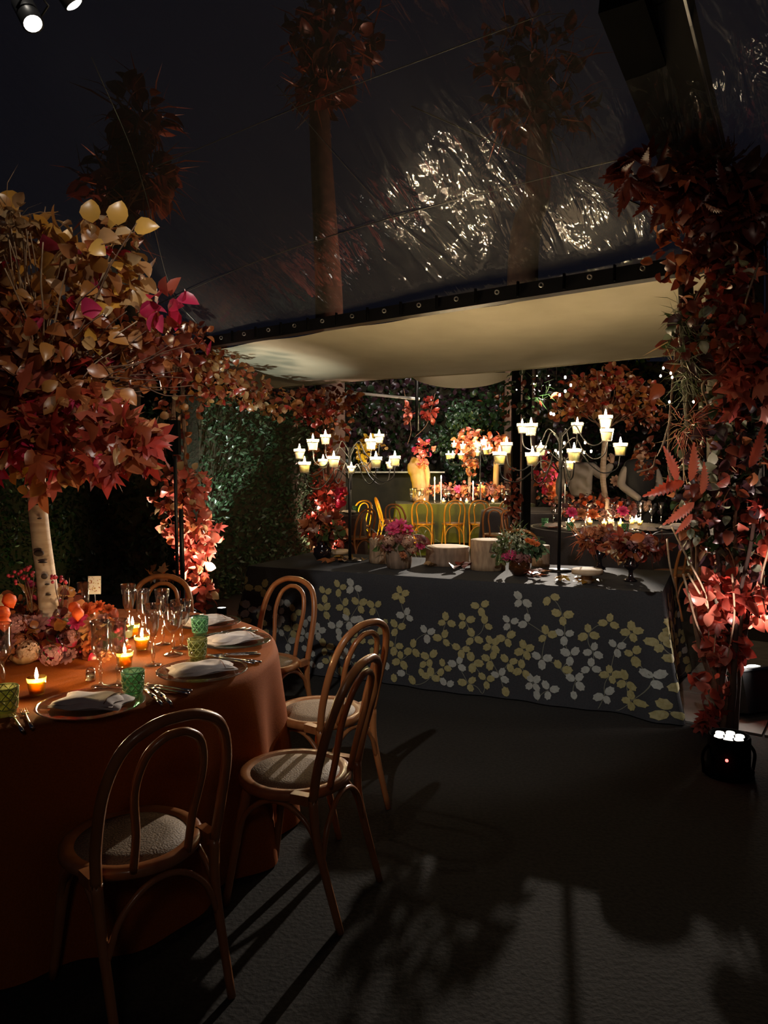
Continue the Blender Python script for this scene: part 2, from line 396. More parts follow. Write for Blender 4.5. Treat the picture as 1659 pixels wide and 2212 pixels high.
def wig(a, b, n=6, j=.03):
    a, b = Vector(a), Vector(b); return catmull([a.lerp(b, i / n) + (rv() * j if 0 < i < n else Vector()) for i in range(n + 1)], 3)
def twigs(root, segs, r, m='twig', name='branch', n=6):
    for a, b in segs:
        P = wig(a - root.location, b - root.location, 5, (b - a).length * .035)
        MB().tube(P, [r * (1 - .65 * i / len(P)) for i in range(len(P))], n).build(name, MT[m], root)
# ------------------------------------------------------------------ setting: floor, roof, canopy
def S(o, kind='structure'): o['kind'] = kind; return o
S(MB().grid(lambda u, v: (-9 + 18 * u, -3 + 15.5 * v, 0), 4, 4).build('floor', MT['carpet'], smooth=False))
S(MB().grid(lambda u, v: (-30 + 60 * u, -3 + 60 * v, -.02), 4, 4).build('ground', MT['soil'], smooth=False))
slabs = bpy.data.objects.new('floor_paving', None); col.objects.link(slabs); S(slabs)
sx = Vector((.83, -.55, 0)); sy = Vector((.55, .83, 0)); so = atz(1462, 1560, 0) + Vector((0, 0, .006))
Rs = Matrix((sx, sy, Vector((0, 0, 1)))).transposed()
for i in range(6):
    for j in range(4):
        MB().box(so + sx * (.15 + .62 * i) + sy * (.32 + .62 * j), (.605, .605, .012 + .003 * rng.random()), Rs).build('slab', MT['slab'], slabs, False)
EL = Vector((-2.05, 7.95, 2.78)); ER = Vector((2.35, 4.35, 2.78)); e_ = (ER - EL).normalized(); u_ = Vector((-e_.y * -1, 0, 0)); u_ = Vector((e_.y, -e_.x, 0)).normalized()
if u_.y > 0: u_ = -u_
SLOPE = .62; EN = (ER - EL).length; RN = e_.cross((u_ + Vector((0, 0, SLOPE))).normalized())
def roofpt(a, s): return EL + e_ * a + u_ * s + Vector((0, 0, SLOPE * s))
def onroof(px, py, off=-.015):
    d = ray(px, py); n = RN.normalized(); n = n if n.z > 0 else -n
    t = (EL - CAM).dot(n) / d.dot(n); return CAM + d * t + n * off
mb = MB(); A0, A1, S1 = -5.0, 9.5, 5.6
mb.grid(lambda u, v: roofpt(A0 + (A1 - A0) * u, S1 * v) + Vector((0, 0, -.05 * math.sin(PI * v) - .02 * math.sin(u * 41 + 3 * v))), 60, 24)
ro = mb.build('roof', MT['film']); S(ro)
uvl = ro.data.uv_layers.new(name='sheet'); W_ = 61
for lp in ro.data.loops:
    i = lp.vertex_index; uvl.data[lp.index].uv = ((i % W_) / 60 * (A1 - A0), (i // W_) / 24 * S1)
def seam(name, pts, r, m):
    r = r * .7
    P = catmull([onroof(*p) for p in pts], 5); return S(MB().tube(P, r, 6).build(name, MT[m]))
mat('seam_glint', (.10, .10, .095), .25, spec=1)
seam('roof_seam_1', [(330, 660), (560, 560), (850, 466), (1130, 392), (1430, 318)], .006, 'seam_glint')
seam('roof_seam_2', [(330, 360), (520, 280), (700, 205), (940, 115), (1190, 20)], .005, 'seam_glint')
seam('roof_seam_3', [(600, 180), (700, 300), (850, 466), (960, 560), (1010, 600)], .004, 'seam_glint')
seam('roof_cable_1', [(890, 225), (1060, 300), (1210, 365), (1330, 415), (1450, 470)], .006, 'black_metal')
seam('roof_seam_4', [(200, 120), (300, 360), (370, 620), (430, 700)], .005, 'seam_glint')
# eave beam with eyelets and lacing
bm_ = thing('eave_beam', 'long black eave beam with metal eyelets along the clear roof edge', 'beam', EL)
P0, P1 = at(405, 748, 7.95), at(1560, 562, 4.5)
ed = (P1 - P0); el = ed.length; ed.normalize(); Re = Matrix((ed, Vector((0, 0, 1)).cross(ed).normalized(), ed.cross(Vector((0, 0, 1)).cross(ed)).normalized())).transposed()
MB().box((P0 + P1) / 2 - EL, (el, .10, .10), Re).build('beam', MT['black_metal'], bm_, False)
MB().box((P0 + P1) / 2 - EL + Vector((0, -.055, .005)), (el, .012, .055), Re).build('flap', MT['black_matte'], bm_, False)
for i in range(13):
    c = P0 + ed * el * (.12 + .066 * i) - EL + Vector((-.03, -.062, .012))
    MB().tube([c + Vector((.014 * math.cos(a * PI / 6), -.004, .014 * math.sin(a * PI / 6))) for a in range(13)], .0045, 5).build('eyelet', MT['grommet'], bm_)
    MB().box(c + ed * .17, (.012, .02, .10), Re).build('strap', MT['black_matte'], bm_, False)
# flat canvas ceiling behind the eave
c00, c10, c01, c11 = at(452, 756, 7.9), at(1600, 575, 4.5), at(545, 842, 11.2), at(1470, 768, 7.9)
cn = thing('canvas_canopy', 'beige canvas canopy stretched flat behind the black eave beam', 'canopy', c00)
def canv(u, v):
    a = c00.lerp(c10, u); b = c01.lerp(c11, u); p = a.lerp(b, v)
    return p - c00 + Vector((0, 0, -.07 * math.sin(PI * v) * math.sin(PI * min(1, u * 1.02)) - .012 * math.sin(9 * u + 2) * v - .008 * math.sin(30 * u) * (1 - v) ** 3))
MB().grid(canv, 50, 16).build('sheet', MT['canvas'], cn)
MB().tube([canv(i / 20, 1) for i in range(21)], .012, 6).build('hem', MT['canvas'], cn)
MB().grid(lambda u, v: at(885 + 240 * u, 805 + v * (28 * math.sin(PI * min(1, u * 1.1)) ** .6 + 6), 11.6 + .3 * v) - cn.location, 16, 5).build('valance', MT['canvas'], cn)
# truss rafters, upper right
tr = thing('roof_truss', 'black double rafter rising from the right flower column', 'truss', at(1500, 350, 4.6))
def beam(pts, wd, name, m='black_metal', root=None):
    a, b = pts; d = (b - a); L_ = d.length; d.normalize(); y = Vector((0, 0, 1)).cross(d).normalized(); R = Matrix((d, y, d.cross(y))).transposed()
    return MB().box((a + b) / 2 - root.location, (L_, wd, wd), R).build(name, MT[m], root, False)
A = (at(1345, -30, 3.5), at(1478, 345, 4.6)); B = (at(1440, -30, 3.55), at(1535, 345, 4.65))
beam(A, .20, 'rafter', 'black_matte', tr); beam(B, .16, 'rafter', 'black_matte', tr)
for t in (.1, .4, .62, .85): beam((A[0].lerp(A[1], t), B[0].lerp(B[1], t + .12)), .05, 'lacing', root=tr)
beam((at(1475, -20, 3.4), at(1560, 325, 4.5)), .012, 'edge_strip', 'steel', tr)
# rig spotlights at the top left: their own lamps inside
def rig_spot(px, py, Y, aim, power, label):
    p = at(px, py, Y); o = thing('spotlight', label, 'spotlight', p)
    d = (Vector(aim) - p).normalized(); R = frame(d, (0, 0, 1)); T = lambda q: R @ Vector(q)
    pr = [(.03, -.16), (.055, -.13), (.055, .02), (.048, .02), (.046, -.01)]
    v = MB().lathe(pr[:-2], 16); v.v = [tuple(R @ Vector((x, z, y))) for x, y, z in v.v]; v.build('housing', MT['black_metal'], o)
    v = MB().lathe([(.046, .021), (.03, .028), (.001, .03)], 16); v.v = [tuple(R @ Vector((x, z, y))) for x, y, z in v.v]; v.build('lens', MT['lens_hot'], o)
    MB().tube([T((-.06, -.05, 0)), T((-.065, -.05, .09)), T((0, -.05, .12)), T((.065, -.05, .09)), T((.06, -.05, 0))], .006, 6).build('yoke', MT['black_metal'], o)
    MB().tube([T((0, -.05, .12)), T((0, -.05, .12)) + Vector((0, 0, .5))], .008, 6).build('hanger', MT['black_metal'], o)
    l = spot(p + d * .05, aim, power, (1, .9, .76), 30, .4)
rig_spot(68, 45, 4.0, (-.2, 3.0, .9), 22, 'lit spotlight hanging low at the clear roof, the lower of two')
rig_spot(155, 2, 4.2, (.4, 5.4, .75), 30, 'lit spotlight partly cut by the frame top, the higher of two')
# ------------------------------------------------------------------ bentwood chairs
def make_chair(label):
    t = thing('bentwood_chair', label, 'chair')
    wd = MT['wood']
    MB().lathe([(.165, .438), (.200, .436), (.212, .448), (.212, .466), (.202, .474), (.178, .473), (.165, .466)], 36).build('seat_ring', wd, t)
    MB().lathe([(.001, .474), (.10, .473), (.17, .467), (.172, .455), (.001, .455)], 36).build('cane_seat', MT['cane'], t)
    for s in (-1, 1):
        P = catmull([(.140 * s, .115, .45), (.160 * s, .150, .28), (.180 * s, .195, .0)], 6)
        MB().tube(P, [.021 - .007 * i / len(P) for i in range(len(P))], 8).build('leg', wd, t)
        P = catmull([(.186 * s, -.17, .46), (.180 * s, -.185, .30), (.178 * s, -.27, .0)], 6)
        MB().tube(P, [.018 - .005 * i / len(P) for i in range(len(P))], 8).build('leg', wd, t)
        MB().box((.186 * s, -.125, .458), (.034, .07, .034)).build('seat_bracket', wd, t, False)
    P = catmull([(-.186, -.17, .45), (-.195, -.195, .58), (-.190, -.24, .74), (-.150, -.275, .855), (-.075, -.29, .905), (0, -.293, .915),
                 (.075, -.29, .905), (.150, -.275, .855), (.190, -.24, .74), (.195, -.195, .58), (.186, -.17, .45)], 5)
    MB().tube(P, .0165, 9).build('back_frame', wd, t)
    P = catmull([(-.085, -.185, .462), (-.088, -.212, .58), (-.105, -.245, .72), (-.085, -.275, .82), (-.04, -.287, .862), (0, -.289, .87),
                 (.04, -.287, .862), (.085, -.275, .82), (.105, -.245, .72), (.088, -.212, .58), (.085, -.185, .462)], 5)
    MB().tube(P, .0125, 9).build('back_loop', wd, t)
    def arch(a, b, zt=.425):
        a, b = Vector(a), Vector(b); m = (a + b) / 2
        q = [a, a.lerp(m, .22) + Vector((0, 0, .11)), a.lerp(m, .60) + Vector((0, 0, .175)), m + Vector((0, 0, zt - a.z)), b.lerp(m, .60) + Vector((0, 0, .175)), b.lerp(m, .22) + Vector((0, 0, .11)), b]
        q = [Vector((v.x, v.y, min(v.z, zt))) for v in q]
        MB().tube(catmull(q, 4), .010, 7).build('brace', wd, t)
    arch((-.165, .16, .23), (-.18, -.2, .23)); arch((.165, .16, .23), (.18, -.2, .23))
    arch((-.178, -.2, .23), (.178, -.2, .23)); arch((-.165, .155, .23), (.165, .155, .23))
    return t
CH = []
def chair(x, y, ang, label, group=None, s=.945):
    if not CH: o = make_chair(label); CH.append(o); CH.append(list(o.children))
    else: o = copy_tree(CH[0], None, CH[1])
    o.location = (x, y, 0); o.rotation_euler = (0, 0, ang - PI / 2); o.scale = (s, s, s)
    o['label'] = label; o['group'] = group or 'bentwood chairs at the rust tablecloth'; return o
TC = Vector((-1.42, 3.1, 0)); R0 = .965
def face(x, y): return math.atan2(TC.y - y, TC.x - x)
chair(-.735, 2.15, math.radians(134), 'bentwood chair nearest the camera, back turned, before the rust tablecloth')
chair(-.315, 2.63, math.radians(158), 'bentwood chair right of the rust tablecloth, second from the camera')
chair(-.285, 3.29, math.radians(143), 'bentwood chair third from the camera, its seat in the light')
chair(-.66, 4.10, math.atan2(-.85, -.5), 'tall looped bentwood chair back right in front of the left end of the leaf-print table')
chair(-1.32, 4.16, math.atan2(-1, -.08), 'bentwood chair back seen behind the wine glasses on the rust table')
# ------------------------------------------------------------------ rust table
tb = thing('round_table', 'round dining table hidden under the rust tablecloth', 'table', TC)
MB().lathe([(.001, .715), (R0 - .03, .715), (R0 - .03, .74), (.001, .74)], 48).build('tabletop', MT['white_table'], tb)
MB().lathe([(.05, .03), (.05, .715)], 16).build('pedestal', MT['black_metal'], tb)
MB().lathe([(.001, 0), (.35, .0), (.33, .03), (.001, .035)], 24).build('base', MT['black_metal'], tb)
def fold(th): return math.sin(th * 13 + 1.2 * math.sin(th * 3)) * .6 + math.sin(th * 21 + 2) * .25 + math.sin(th * 5 + 1) * .35
mb = MB(); NT = 260
prof = [(k / 8, 0) for k in range(1, 9)]
def clothpt(th, q):
    if q < .3:
        return Vector((math.cos(th), math.sin(th), 0)) * (R0 - .02) * (q / .3) + Vector((0, 0, .7455))
    v = (q - .3) / .7; a = min(v / .06, 1) * PI / 2
    r = R0 - .02 + .022 * math.sin(a); z = .7455 - (.022 * (1 - math.cos(a)) if v < .06 else .022 + (v - .06) / .94 * .716)
    amp = .062 * max(0, v - .04) ** .8
    r += amp * fold(th) + .05 * v
    return Vector((math.cos(th) * r, math.sin(th) * r, z))
mb.grid(lambda u, v: clothpt(2 * PI * u, v), NT, 40, closed=True)
tag(mb.build('tablecloth', MT['terracotta'], loc=TC), 'rust orange round tablecloth falling in folds to the dark floor', 'tablecloth')
ZT = .747
def tp(px, py): return atz(px, py, ZT)
# glassware builders (shared meshes)
def lathe_mesh(name, prof, m, n=20): return MB().lathe(prof, n).mesh(name, MT[m])
GM = {
    'tulip': lathe_mesh('wine_glass', [(.034, .0), (.033, .004), (.008, .009), (.0045, .02), (.006, .05), (.010, .06), (.005, .07), (.0045, .095), (.012, .108), (.026, .125), (.029, .15), (.027, .185), (.030, .222), (.033, .235), (.032, .234), (.029, .22), (.026, .185), (.028, .15), (.025, .127), (.001, .112)], 'clear_glass'),
    'flute': lathe_mesh('wine_glass', [(.032, .0), (.031, .004), (.007, .009), (.0045, .02), (.009, .045), (.0045, .055), (.005, .10), (.014, .115), (.024, .15), (.026, .19), (.033, .24), (.0325, .239), (.025, .19), (.023, .15), (.012, .117), (.001, .112)], 'clear_glass'),
    'goblet': lathe_mesh('wine_glass', [(.040, .0), (.039, .004), (.009, .010), (.005, .02), (.010, .05), (.0055, .062), (.006, .09), (.018, .10), (.034, .125), (.039, .16), (.043, .205), (.0425, .204), (.038, .16), (.033, .127), (.016, .103), (.001, .10)], 'clear_glass'),
}
def stemware(kind, p, label, group='stemware on the rust table', rz=0, s=1):
    o = bpy.data.objects.new('wine_glass', GM[kind]); link(o); o.location = p; o.rotation_euler = (0, 0, rz); o.scale = (s, s, s)
    return tag(o, label, 'glass', group)
for kind, px, py, lab in [
    ('tulip', 8, 1492, 'wine glass at the left frame edge behind the lattice tumbler'),
    ('tulip', 218, 1484, 'wine glass behind the nearest folded napkin, left of its pair'),
    ('tulip', 256, 1480, 'wine glass just behind the green lattice tumbler'),
    ('flute', 331, 1437, 'narrow wine glass behind the second napkin from the front'),
    ('goblet', 374, 1414, 'wide goblet with a big bowl in front of the rear glasses'),
    ('flute', 279, 1376, 'tall wine glass leftmost of the rear cluster of glasses'),
    ('tulip', 310, 1388, 'wine glass second from left in the rear cluster of glasses'),
    ('flute', 352, 1392, 'slim wine glass third from left in the rear cluster of glasses'),
    ('goblet', 392, 1400, 'wide goblet rightmost of the rear cluster of glasses')]:
    stemware(kind, tp(px, py), lab, rz=rng.random() * 3)
# tumblers with a lattice sleeve
def tumbler(p, gl, la, label, s=1):
    o = thing('tumbler', label, 'tumbler', p, 0, 'lattice tumblers on the rust table')
    MB().lathe([(.001, .001), (.030, .001), (.031, .01), (.0375, .088), (.036, .087), (.030, .012), (.001, .012)], 20).build('cup', MT[gl], o)
    m = MB(); R = lambda z: .0322 + .0066 * z / .088
    for z in (.022, .052, .084): m.tube([(R(z) * math.cos(a * PI / 12), R(z) * math.sin(a * PI / 12), z) for a in range(25)], .0015, 4, cap=False)
    K = 9
    for z0, z1 in ((.022, .052), (.052, .084)):
        for k in range(K):
            for d in (0, 1):
                a0 = 2 * PI * (k + d) / K; a1 = 2 * PI * (k + 1 - d) / K
                m.tube([(R(z0 + (z1 - z0) * t / 3) * math.cos(a0 + (a1 - a0) * t / 3), R(z0 + (z1 - z0) * t / 3) * math.sin(a0 + (a1 - a0) * t / 3), z0 + (z1 - z0) * t / 3) for t in range(4)], .0015, 4, cap=False)
    m.build('lattice_sleeve', MT[la], o); o.scale = (s, s, s); return o
tumbler(tp(12, 1545), 'olive_glass', 'lattice_pale', 'olive lattice tumbler cut by the left frame edge', 1.05)
tumbler(tp(288, 1503), 'green_glass', 'lattice_pale', 'green glass tumbler with pale lattice beside the nearest plate')
tumbler(tp(427, 1426), 'olive_glass', 'lattice_pale', 'olive lattice tumbler behind the second plate from the front')
tumbler(tp(432, 1374), 'green_glass', 'lattice_green', 'sea green lattice tumbler beside the two rear plates')
# amber candles
def flame(parent, p, s=1, m='flame'):
    MB().lathe([(.0006, 0), (.005 * s, .007 * s), (.0062 * s, .014 * s), (.004 * s, .026 * s), (.0004, .040 * s)], 8, p).build('flame', MT[m], parent)
def votive(p, label):
    o = thing('votive_candle', label, 'candle', p, 0, 'amber candles on the rust table')
    MB().lathe([(.001, .001), (.023, .001), (.025, .005), (.032, .060), (.031, .060), (.0242, .007), (.001, .006)], 20).build('cup', MT['amber_glass'], o)
    MB().lathe([(.001, .008), (.0225, .008), (.0285, .047), (.001, .0455)], 20).build('wax', MT['amber_wax'], o)
    MB().tube([(0, 0, .045), (.0008, 0, .053)], .0009, 5).build('wick', MT['black_matte'], o)
    flame(o, (0, 0, .052)); return o
votive(tp(80, 1500), 'amber glass candle at the left, nearest the camera')
votive(tp(270, 1441), 'amber glass candle just behind the green lattice tumbler and wine glass')
votive(tp(307, 1404), 'amber glass candle beside the small orange squash')
votive(tp(287, 1376), 'amber glass candle farthest back beside the rear wine glasses')
# place settings
NM = {}
def napkin(o_p, ang, label, kind):
    o = thing('napkin', label, 'napkin', o_p, ang, 'folded napkins on the glass plates')
    def sh(k, L_, W_, z0):
        def f(u, v):
            x = (u - .5) * L_; y = (v - .5) * W_ * (1 - .25 * (u if kind else .3))
            a = min(1, 6 * min(u, 1 - u)) ; b = min(1, 6 * min(v, 1 - v))
            return Vector((x + .006 * math.sin(9 * v + k), y + .008 * math.sin(7 * u + k * 2), z0 + .012 * (a * b) ** .5 + .003 * math.sin(11 * u + 5 * v + k)))
        m = MB(); m.grid(f, 16, 12); n0 = len(m.v)
        m.grid(lambda u, v: f(1 - u, v) * 1 - Vector((0, 0, f(1 - u, v).z - z0 + .002)), 16, 12); return m
    sh(1, .235, .15, .008).build('fold', MT['napkin'], o)
    sh(2, .20, .125, .018).build('fold', MT['napkin'], o)
    m = MB(); m.tube([(.072, -.058, .024), (.07, -.03, .0325), (.07, 0, .0335), (.07, .03, .0325), (.072, .055, .024)], .0014, 5); m.build('stitched_edge', MT['stitch'], o)
    return o
PLATE = MB().lathe([(.001, .003), (.10, .003), (.115, .006), (.158, .015), (.167, .019), (.165, .0205), (.155, .018), (.114, .0095), (.10, .0065), (.001, .006)], 40, wob=lambda a, z: 1 + .006 * math.sin(16 * a) * (z > .012)).mesh('charger_plate', MT['plate_glass'])
def cut_mesh(kind):
    m = MB(); L_ = .2
    if kind == 'knife':
        m.tube([(0, 0, .004), (0, .045, .005), (0, .09, .004)], [.0055, .0065, .0045], 8); m.box((0, .145, .004), (.016, .11, .0016)); m.add([(-.008, .2, .0032), (.008, .2, .0032), (-.006, .218, .004)], [(0, 1, 2)])
    else:
        m.tube([(0, 0, .003), (0, .05, .004), (0, .12, .006), (0, .135, .005)], [.006, .005, .0028, .004], 8)
        m.box((0, .147, .005), (.022, .018, .002))
        for k in range(4): m.tube([(-.0095 + .0063 * k, .15, .005), (-.0095 + .0063 * k, .18, .003), (-.009 + .006 * k, .2, .006)], .0014, 5)
    return m.mesh(kind, MT['chrome'])
CM = {k: cut_mesh(k) for k in ('knife', 'fork')}
SET = [((197, 1530), 'nearest the camera', -.12, 0), ((437, 1457), 'second from the front', .42, 1), ((503, 1391), 'third from the front', .62, 1), ((446, 1351), 'farthest back', .75, 1)]
for (px, py), where, na, kd in SET:
    p = tp(px, py); o = bpy.data.objects.new('charger_plate', PLATE); link(o); o.location = p
    tag(o, 'clear glass charger plate under the napkin ' + where, 'plate', 'glass chargers on the rust table')
    napkin(p + Vector((.0, .0, .012)), na, 'folded white napkin on the glass plate ' + where, kd)
    f = (TC - p); f.z = 0; f.normalize(); r = Vector((f.y, -f.x, 0)); ang = math.atan2(f.y, f.x) - PI / 2
    for kind, offs in (('knife', (.195, .222)), ('fork', (-.19, -.218))):
        for i, q in enumerate(offs):
            c = bpy.data.objects.new(kind, CM[kind]); link(c); c.location = p + r * q - f * (.10 + .012 * i); c.rotation_euler = (0, 0, ang + rng.uniform(-.05, .05))
            tag(c, 'silver %s, the %s one, beside the glass plate %s' % (kind, 'inner' if i == 0 else 'outer', where), 'cutlery', 'cutlery on the rust table')
o = thing('salt_shaker', 'small clear glass shaker behind the nearest plate', 'shaker', tp(196, 1470))
MB().lathe([(.001, .0), (.017, .0), (.018, .01), (.016, .035), (.0155, .035), (.0165, .01), (.001, .004)], 16).build('jar', MT['clear_glass'], o)
MB().ball((0, 0, .036), .0165, 14, 8, (1, 1, .8)).build('cap', MT['clear_glass'], o)
MB().lathe([(.001, .002), (.015, .002), (.015, .018), (.001, .018)], 14).build('salt', MT['paper'], o)
# flower centrepiece
def petal_head(R, rings, mname, cup=.5, wd=.5):
    m = MB()
    for k, (n, rr, tilt) in enumerate(rings):
        for i in range(n):
            a = 2 * PI * (i + .5 * (k % 2)) / n + rng.uniform(-.1, .1); L_ = R * rr
            ca, sa = math.cos(a), math.sin(a); ct, st = math.cos(tilt), math.sin(tilt)
            def P(x, y, z=0):
                X = y * ct; Z = y * st + z; return (X * ca - x * sa, X * sa + x * ca, Z)
            w_ = L_ * wd
            m.add([P(0, 0), P(-w_ * .5, L_ * .5, L_ * .1), P(0, L_ * .55, 0), P(w_ * .5, L_ * .5, L_ * .1), P(-w_ * .3, L_ * .9, -L_ * .02), P(w_ * .3, L_ * .9, -L_ * .02), P(0, L_, -L_ * .05)],
                  [(0, 2, 1), (0, 3, 2), (1, 2, 6, 4), (2, 3, 5, 6)])
    return m.mesh('flower', MT[mname])
FLM = {k: petal_head(1, [(9, 1, .25), (8, .85, .6), (7, .65, .95), (5, .45, 1.3)], k) for k in ('pink_flower', 'rust_flower', 'cream_flower', 'dusk_flower', 'orange_flower')}
def hyd(mname):
    m = MB()
    for i in range(70):
        u = rv().normalized(); u.z = abs(u.z) * .9 - .15; c = u * .8; R = frame(u, rv())
        for k in range(4):
            a = k * PI / 2; d = R @ Vector((math.cos(a), 0, math.sin(a))) * .2; e = R @ Vector((math.cos(a + PI / 2), 0, math.sin(a + PI / 2))) * .09
            m.add([c, c + d * .6 + e + u * .05, c + d + u * .04, c + d * .6 - e + u * .05], [(0, 1, 2, 3)])
    return m.mesh('flower', MT[mname])
for k in ('pink_flower', 'cream_flower', 'dusk_flower', 'rust_flower'): FLM['h_' + k] = hyd(k)
def flower(root, kind, p, s, d=(0, 0, 1), name='flower'):
    o = bpy.data.objects.new(name, FLM[kind]); link(o, root)
    q = Vector(d).normalized().to_track_quat('Z', 'Y'); o.matrix_local = Matrix.Translation(Vector(p) - root.location) @ q.to_matrix().to_4x4() @ Matrix.Diagonal((s, s, s, 1)); return o
LANT = MB().lathe([(.001, -.5), (.25, -.45), (.48, -.1), (.44, .2), (.2, .5), (.001, .72)], 15, wob=lambda a, z: 1 + .10 * abs(math.sin(2.5 * a))).mesh('lantern_pod', MT['lantern'])
def lantern(root, p, s):
    o = bpy.data.objects.new('lantern_pod', LANT); link(o, root); o.location = Vector(p) - root.location; o.scale = (s, s, s); o.rotation_euler = (PI + rng.uniform(-.4, .4), rng.uniform(-.4, .4), 0); return o
BER = MB().ball((0, 0, 0), 1, 8, 6).mesh('berry', MT['berry'])
def berries(root, c, rad, n, s):
    for _ in range(n):
        o = bpy.data.objects.new('berry', BER); link(o, root); o.location = Vector(c) + rv() * rad - root.location; o.scale = (s, s, s)
cp = thing('flower_centrepiece', 'low autumn flower centrepiece around the birch trunk on the rust table', 'flower arrangement', TC + Vector((0, 0, ZT)))
for px, py, Y, k, s in [(60, 1405, 2.85, 'h_cream_flower', .05), (45, 1395, 2.9, 'h_rust_flower', .06), (80, 1350, 3.0, 'dusk_flower', .05), (120, 1350, 3.05, 'pink_flower', .045),
                        (150, 1375, 3.0, 'h_dusk_flower', .05), (185, 1325, 3.05, 'orange_flower', .055), (170, 1345, 2.98, 'pink_flower', .045), (200, 1350, 2.95, 'rust_flower', .04), (225, 1345, 3.05, 'dusk_flower', .045),
                        (30, 1350, 2.95, 'h_dusk_flower', .06), (10, 1400, 2.85, 'dusk_flower', .06), (5, 1340, 3.0, 'orange_flower', .06), (110, 1415, 2.8, 'h_dusk_flower', .05), (195, 1395, 2.9, 'orange_flower', .035),
                        (225, 1420, 2.88, 'rust_flower', .03), (150, 1420, 2.85, 'dusk_flower', .04), (100, 1320, 3.1, 'h_rust_flower', .055), (140, 1315, 3.15, 'h_cream_flower', .05), (245, 1365, 3.1, 'dusk_flower', .035), (212, 1312, 3.1, 'orange_flower', .035), (235, 1318, 3.1, 'orange_flower', .03)]:
    p = at(px, py, Y); p.z = max(p.z, ZT + .01); flower(cp, k, p, s, (rng.uniform(-.4, .4), -.7, .8))
for px, py, Y, s in [(20, 1297, 2.9, .042), (5, 1325, 2.85, .045), (8, 1345, 2.8, .04), (160, 1312, 3.0, .036), (168, 1325, 2.95, .036)]: lantern(cp, at(px, py, Y), s * 1.25)
for px, py, r, n in [(45, 1243, .035, 10), (62, 1238, .03, 8), (35, 1246, .03, 6), (125, 1250, .03, 8), (140, 1252, .02, 4), (190, 1410, .03, 4), (260, 1362, .02, 4)]: berries(cp, at(px, py, 3.0), r, n, .007)
twigs(cp, [(at(70, 1330, 3.05), at(x, 1245, 3.0)) for x in (35, 48, 60, 72)] + [(at(130, 1330, 3.1), at(x, 1255, 3.0)) for x in (120, 138, 150)], .003, name='stem')
kk = [('oval', 'maroon', .04, .07, 3), ('round', 'amber', .03, .06, 2), ('oval', 'crimson', .03, .05, 1), ('oval', 'fern', .03, .06, 2), ('oval', 'rust', .03, .06, 3)]
foliage(cp, [blob(60, 1380, 3.0, 110, 40, 3, kk), blob(190, 1375, 3.05, 90, 40, 2, kk), blob(90, 1300, 3.15, 90, 40, 2, kk), blob(-30, 1360, 3.0, 60, 60, 1, kk)], 520, 240)
for o in cp.children:   # nothing sinks through the cloth
    if o.location.z < .012 and o.get('kind') != 'stuff': o.location.z = .012
o = thing('gourd', 'brown long-necked gourd before the birch trunk', 'gourd', tp(82, 1395) )
MB().lathe([(.001, 0), (.05, .005), (.066, .05), (.058, .10), (.034, .16), (.022, .21), (.020, .25), (.012, .275)], 20).build('body', MT['gourd'], o)
MB().tube([(0, 0, .27), (.006, 0, .29), (.016, 0, .305)], .005, 6).build('stem', MT['twig'], o)
tag(MB().ball((0, 0, .043), .044, 22, 14).build('glass_ball', MT['magenta'], loc=tp(115, 1424)), 'shiny magenta ball resting in the flowers before the birch trunk', 'ball')
def pumpkin(p, s, label, m='pumpkin'):
    o = thing('pumpkin', label, 'pumpkin', p)
    MB().lathe([(.001, .06 * s), (.25 * s, .02 * s), (.6 * s, .05 * s), (1.0 * s, .45 * s), (.85 * s, .8 * s), (.35 * s, .98 * s), (.1 * s, .9 * s)], 40, wob=lambda a, z: 1 - .09 * abs(math.sin(5 * a)) ** 3 * 1.0).build('body', MT[m], o)
    MB().tube([(0, 0, .88 * s), (.05 * s, 0, 1.1 * s), (.2 * s, 0, 1.25 * s)], [.13 * s, .08 * s, .08 * s], 7).build('stem', MT['twig'], o)
pumpkin(tp(52, 1432), .055, 'small brown squash left of the shiny magenta ball')
pumpkin(tp(288, 1403) + Vector((-.03, 0, 0)), .022, 'tiny orange squash beside an amber candle', 'lantern')
o = thing('menu_card', 'upright card with small printed flowers in a clear stand beside the trunk', 'card', tp(160, 1385) + Vector((0, .25, 0)))
zc = at(160, 1264, o.location.y).z - o.location.z
Rc = Matrix.Rotation(.12, 3, 'Z') @ Matrix.Rotation(-.12, 3, 'X')
MB().box((0, 0, zc), (.058, .002, .085), Rc).build('card', MT['paper'], o, False)
for i in range(26):
    x, z = rng.uniform(-.025, .025), rng.uniform(-.038, .038)
    MB().box(Vector((0, 0, zc)) + Rc @ Vector((x, -.0016, z)), (rng.uniform(.002, .007), .0008, rng.uniform(.002, .006)), Rc @ Matrix.Rotation(rng.uniform(0, 3), 3, 'Y')).build('printed_flower', MT[rng.choice(['ink_red', 'ink_gold'])], o, False)
MB().tube([(0, .003, 0), (0, .003, zc - .04)], .003, 6).build('stand_rod', MT['chrome'], o)
MB().lathe([(.001, 0), (.03, 0), (.03, .005), (.001, .006)], 16).build('stand_foot', MT['clear_glass'], o)
tag(MB().lathe([(.001, 0), (.026, 0), (.026, .24), (.0245, .24), (.0245, .005), (.001, .005)], 18).build('glass_cylinder', MT['clear_glass'], loc=tp(182, 1370)), 'tall clear glass cylinder beside the printed card', 'vase')
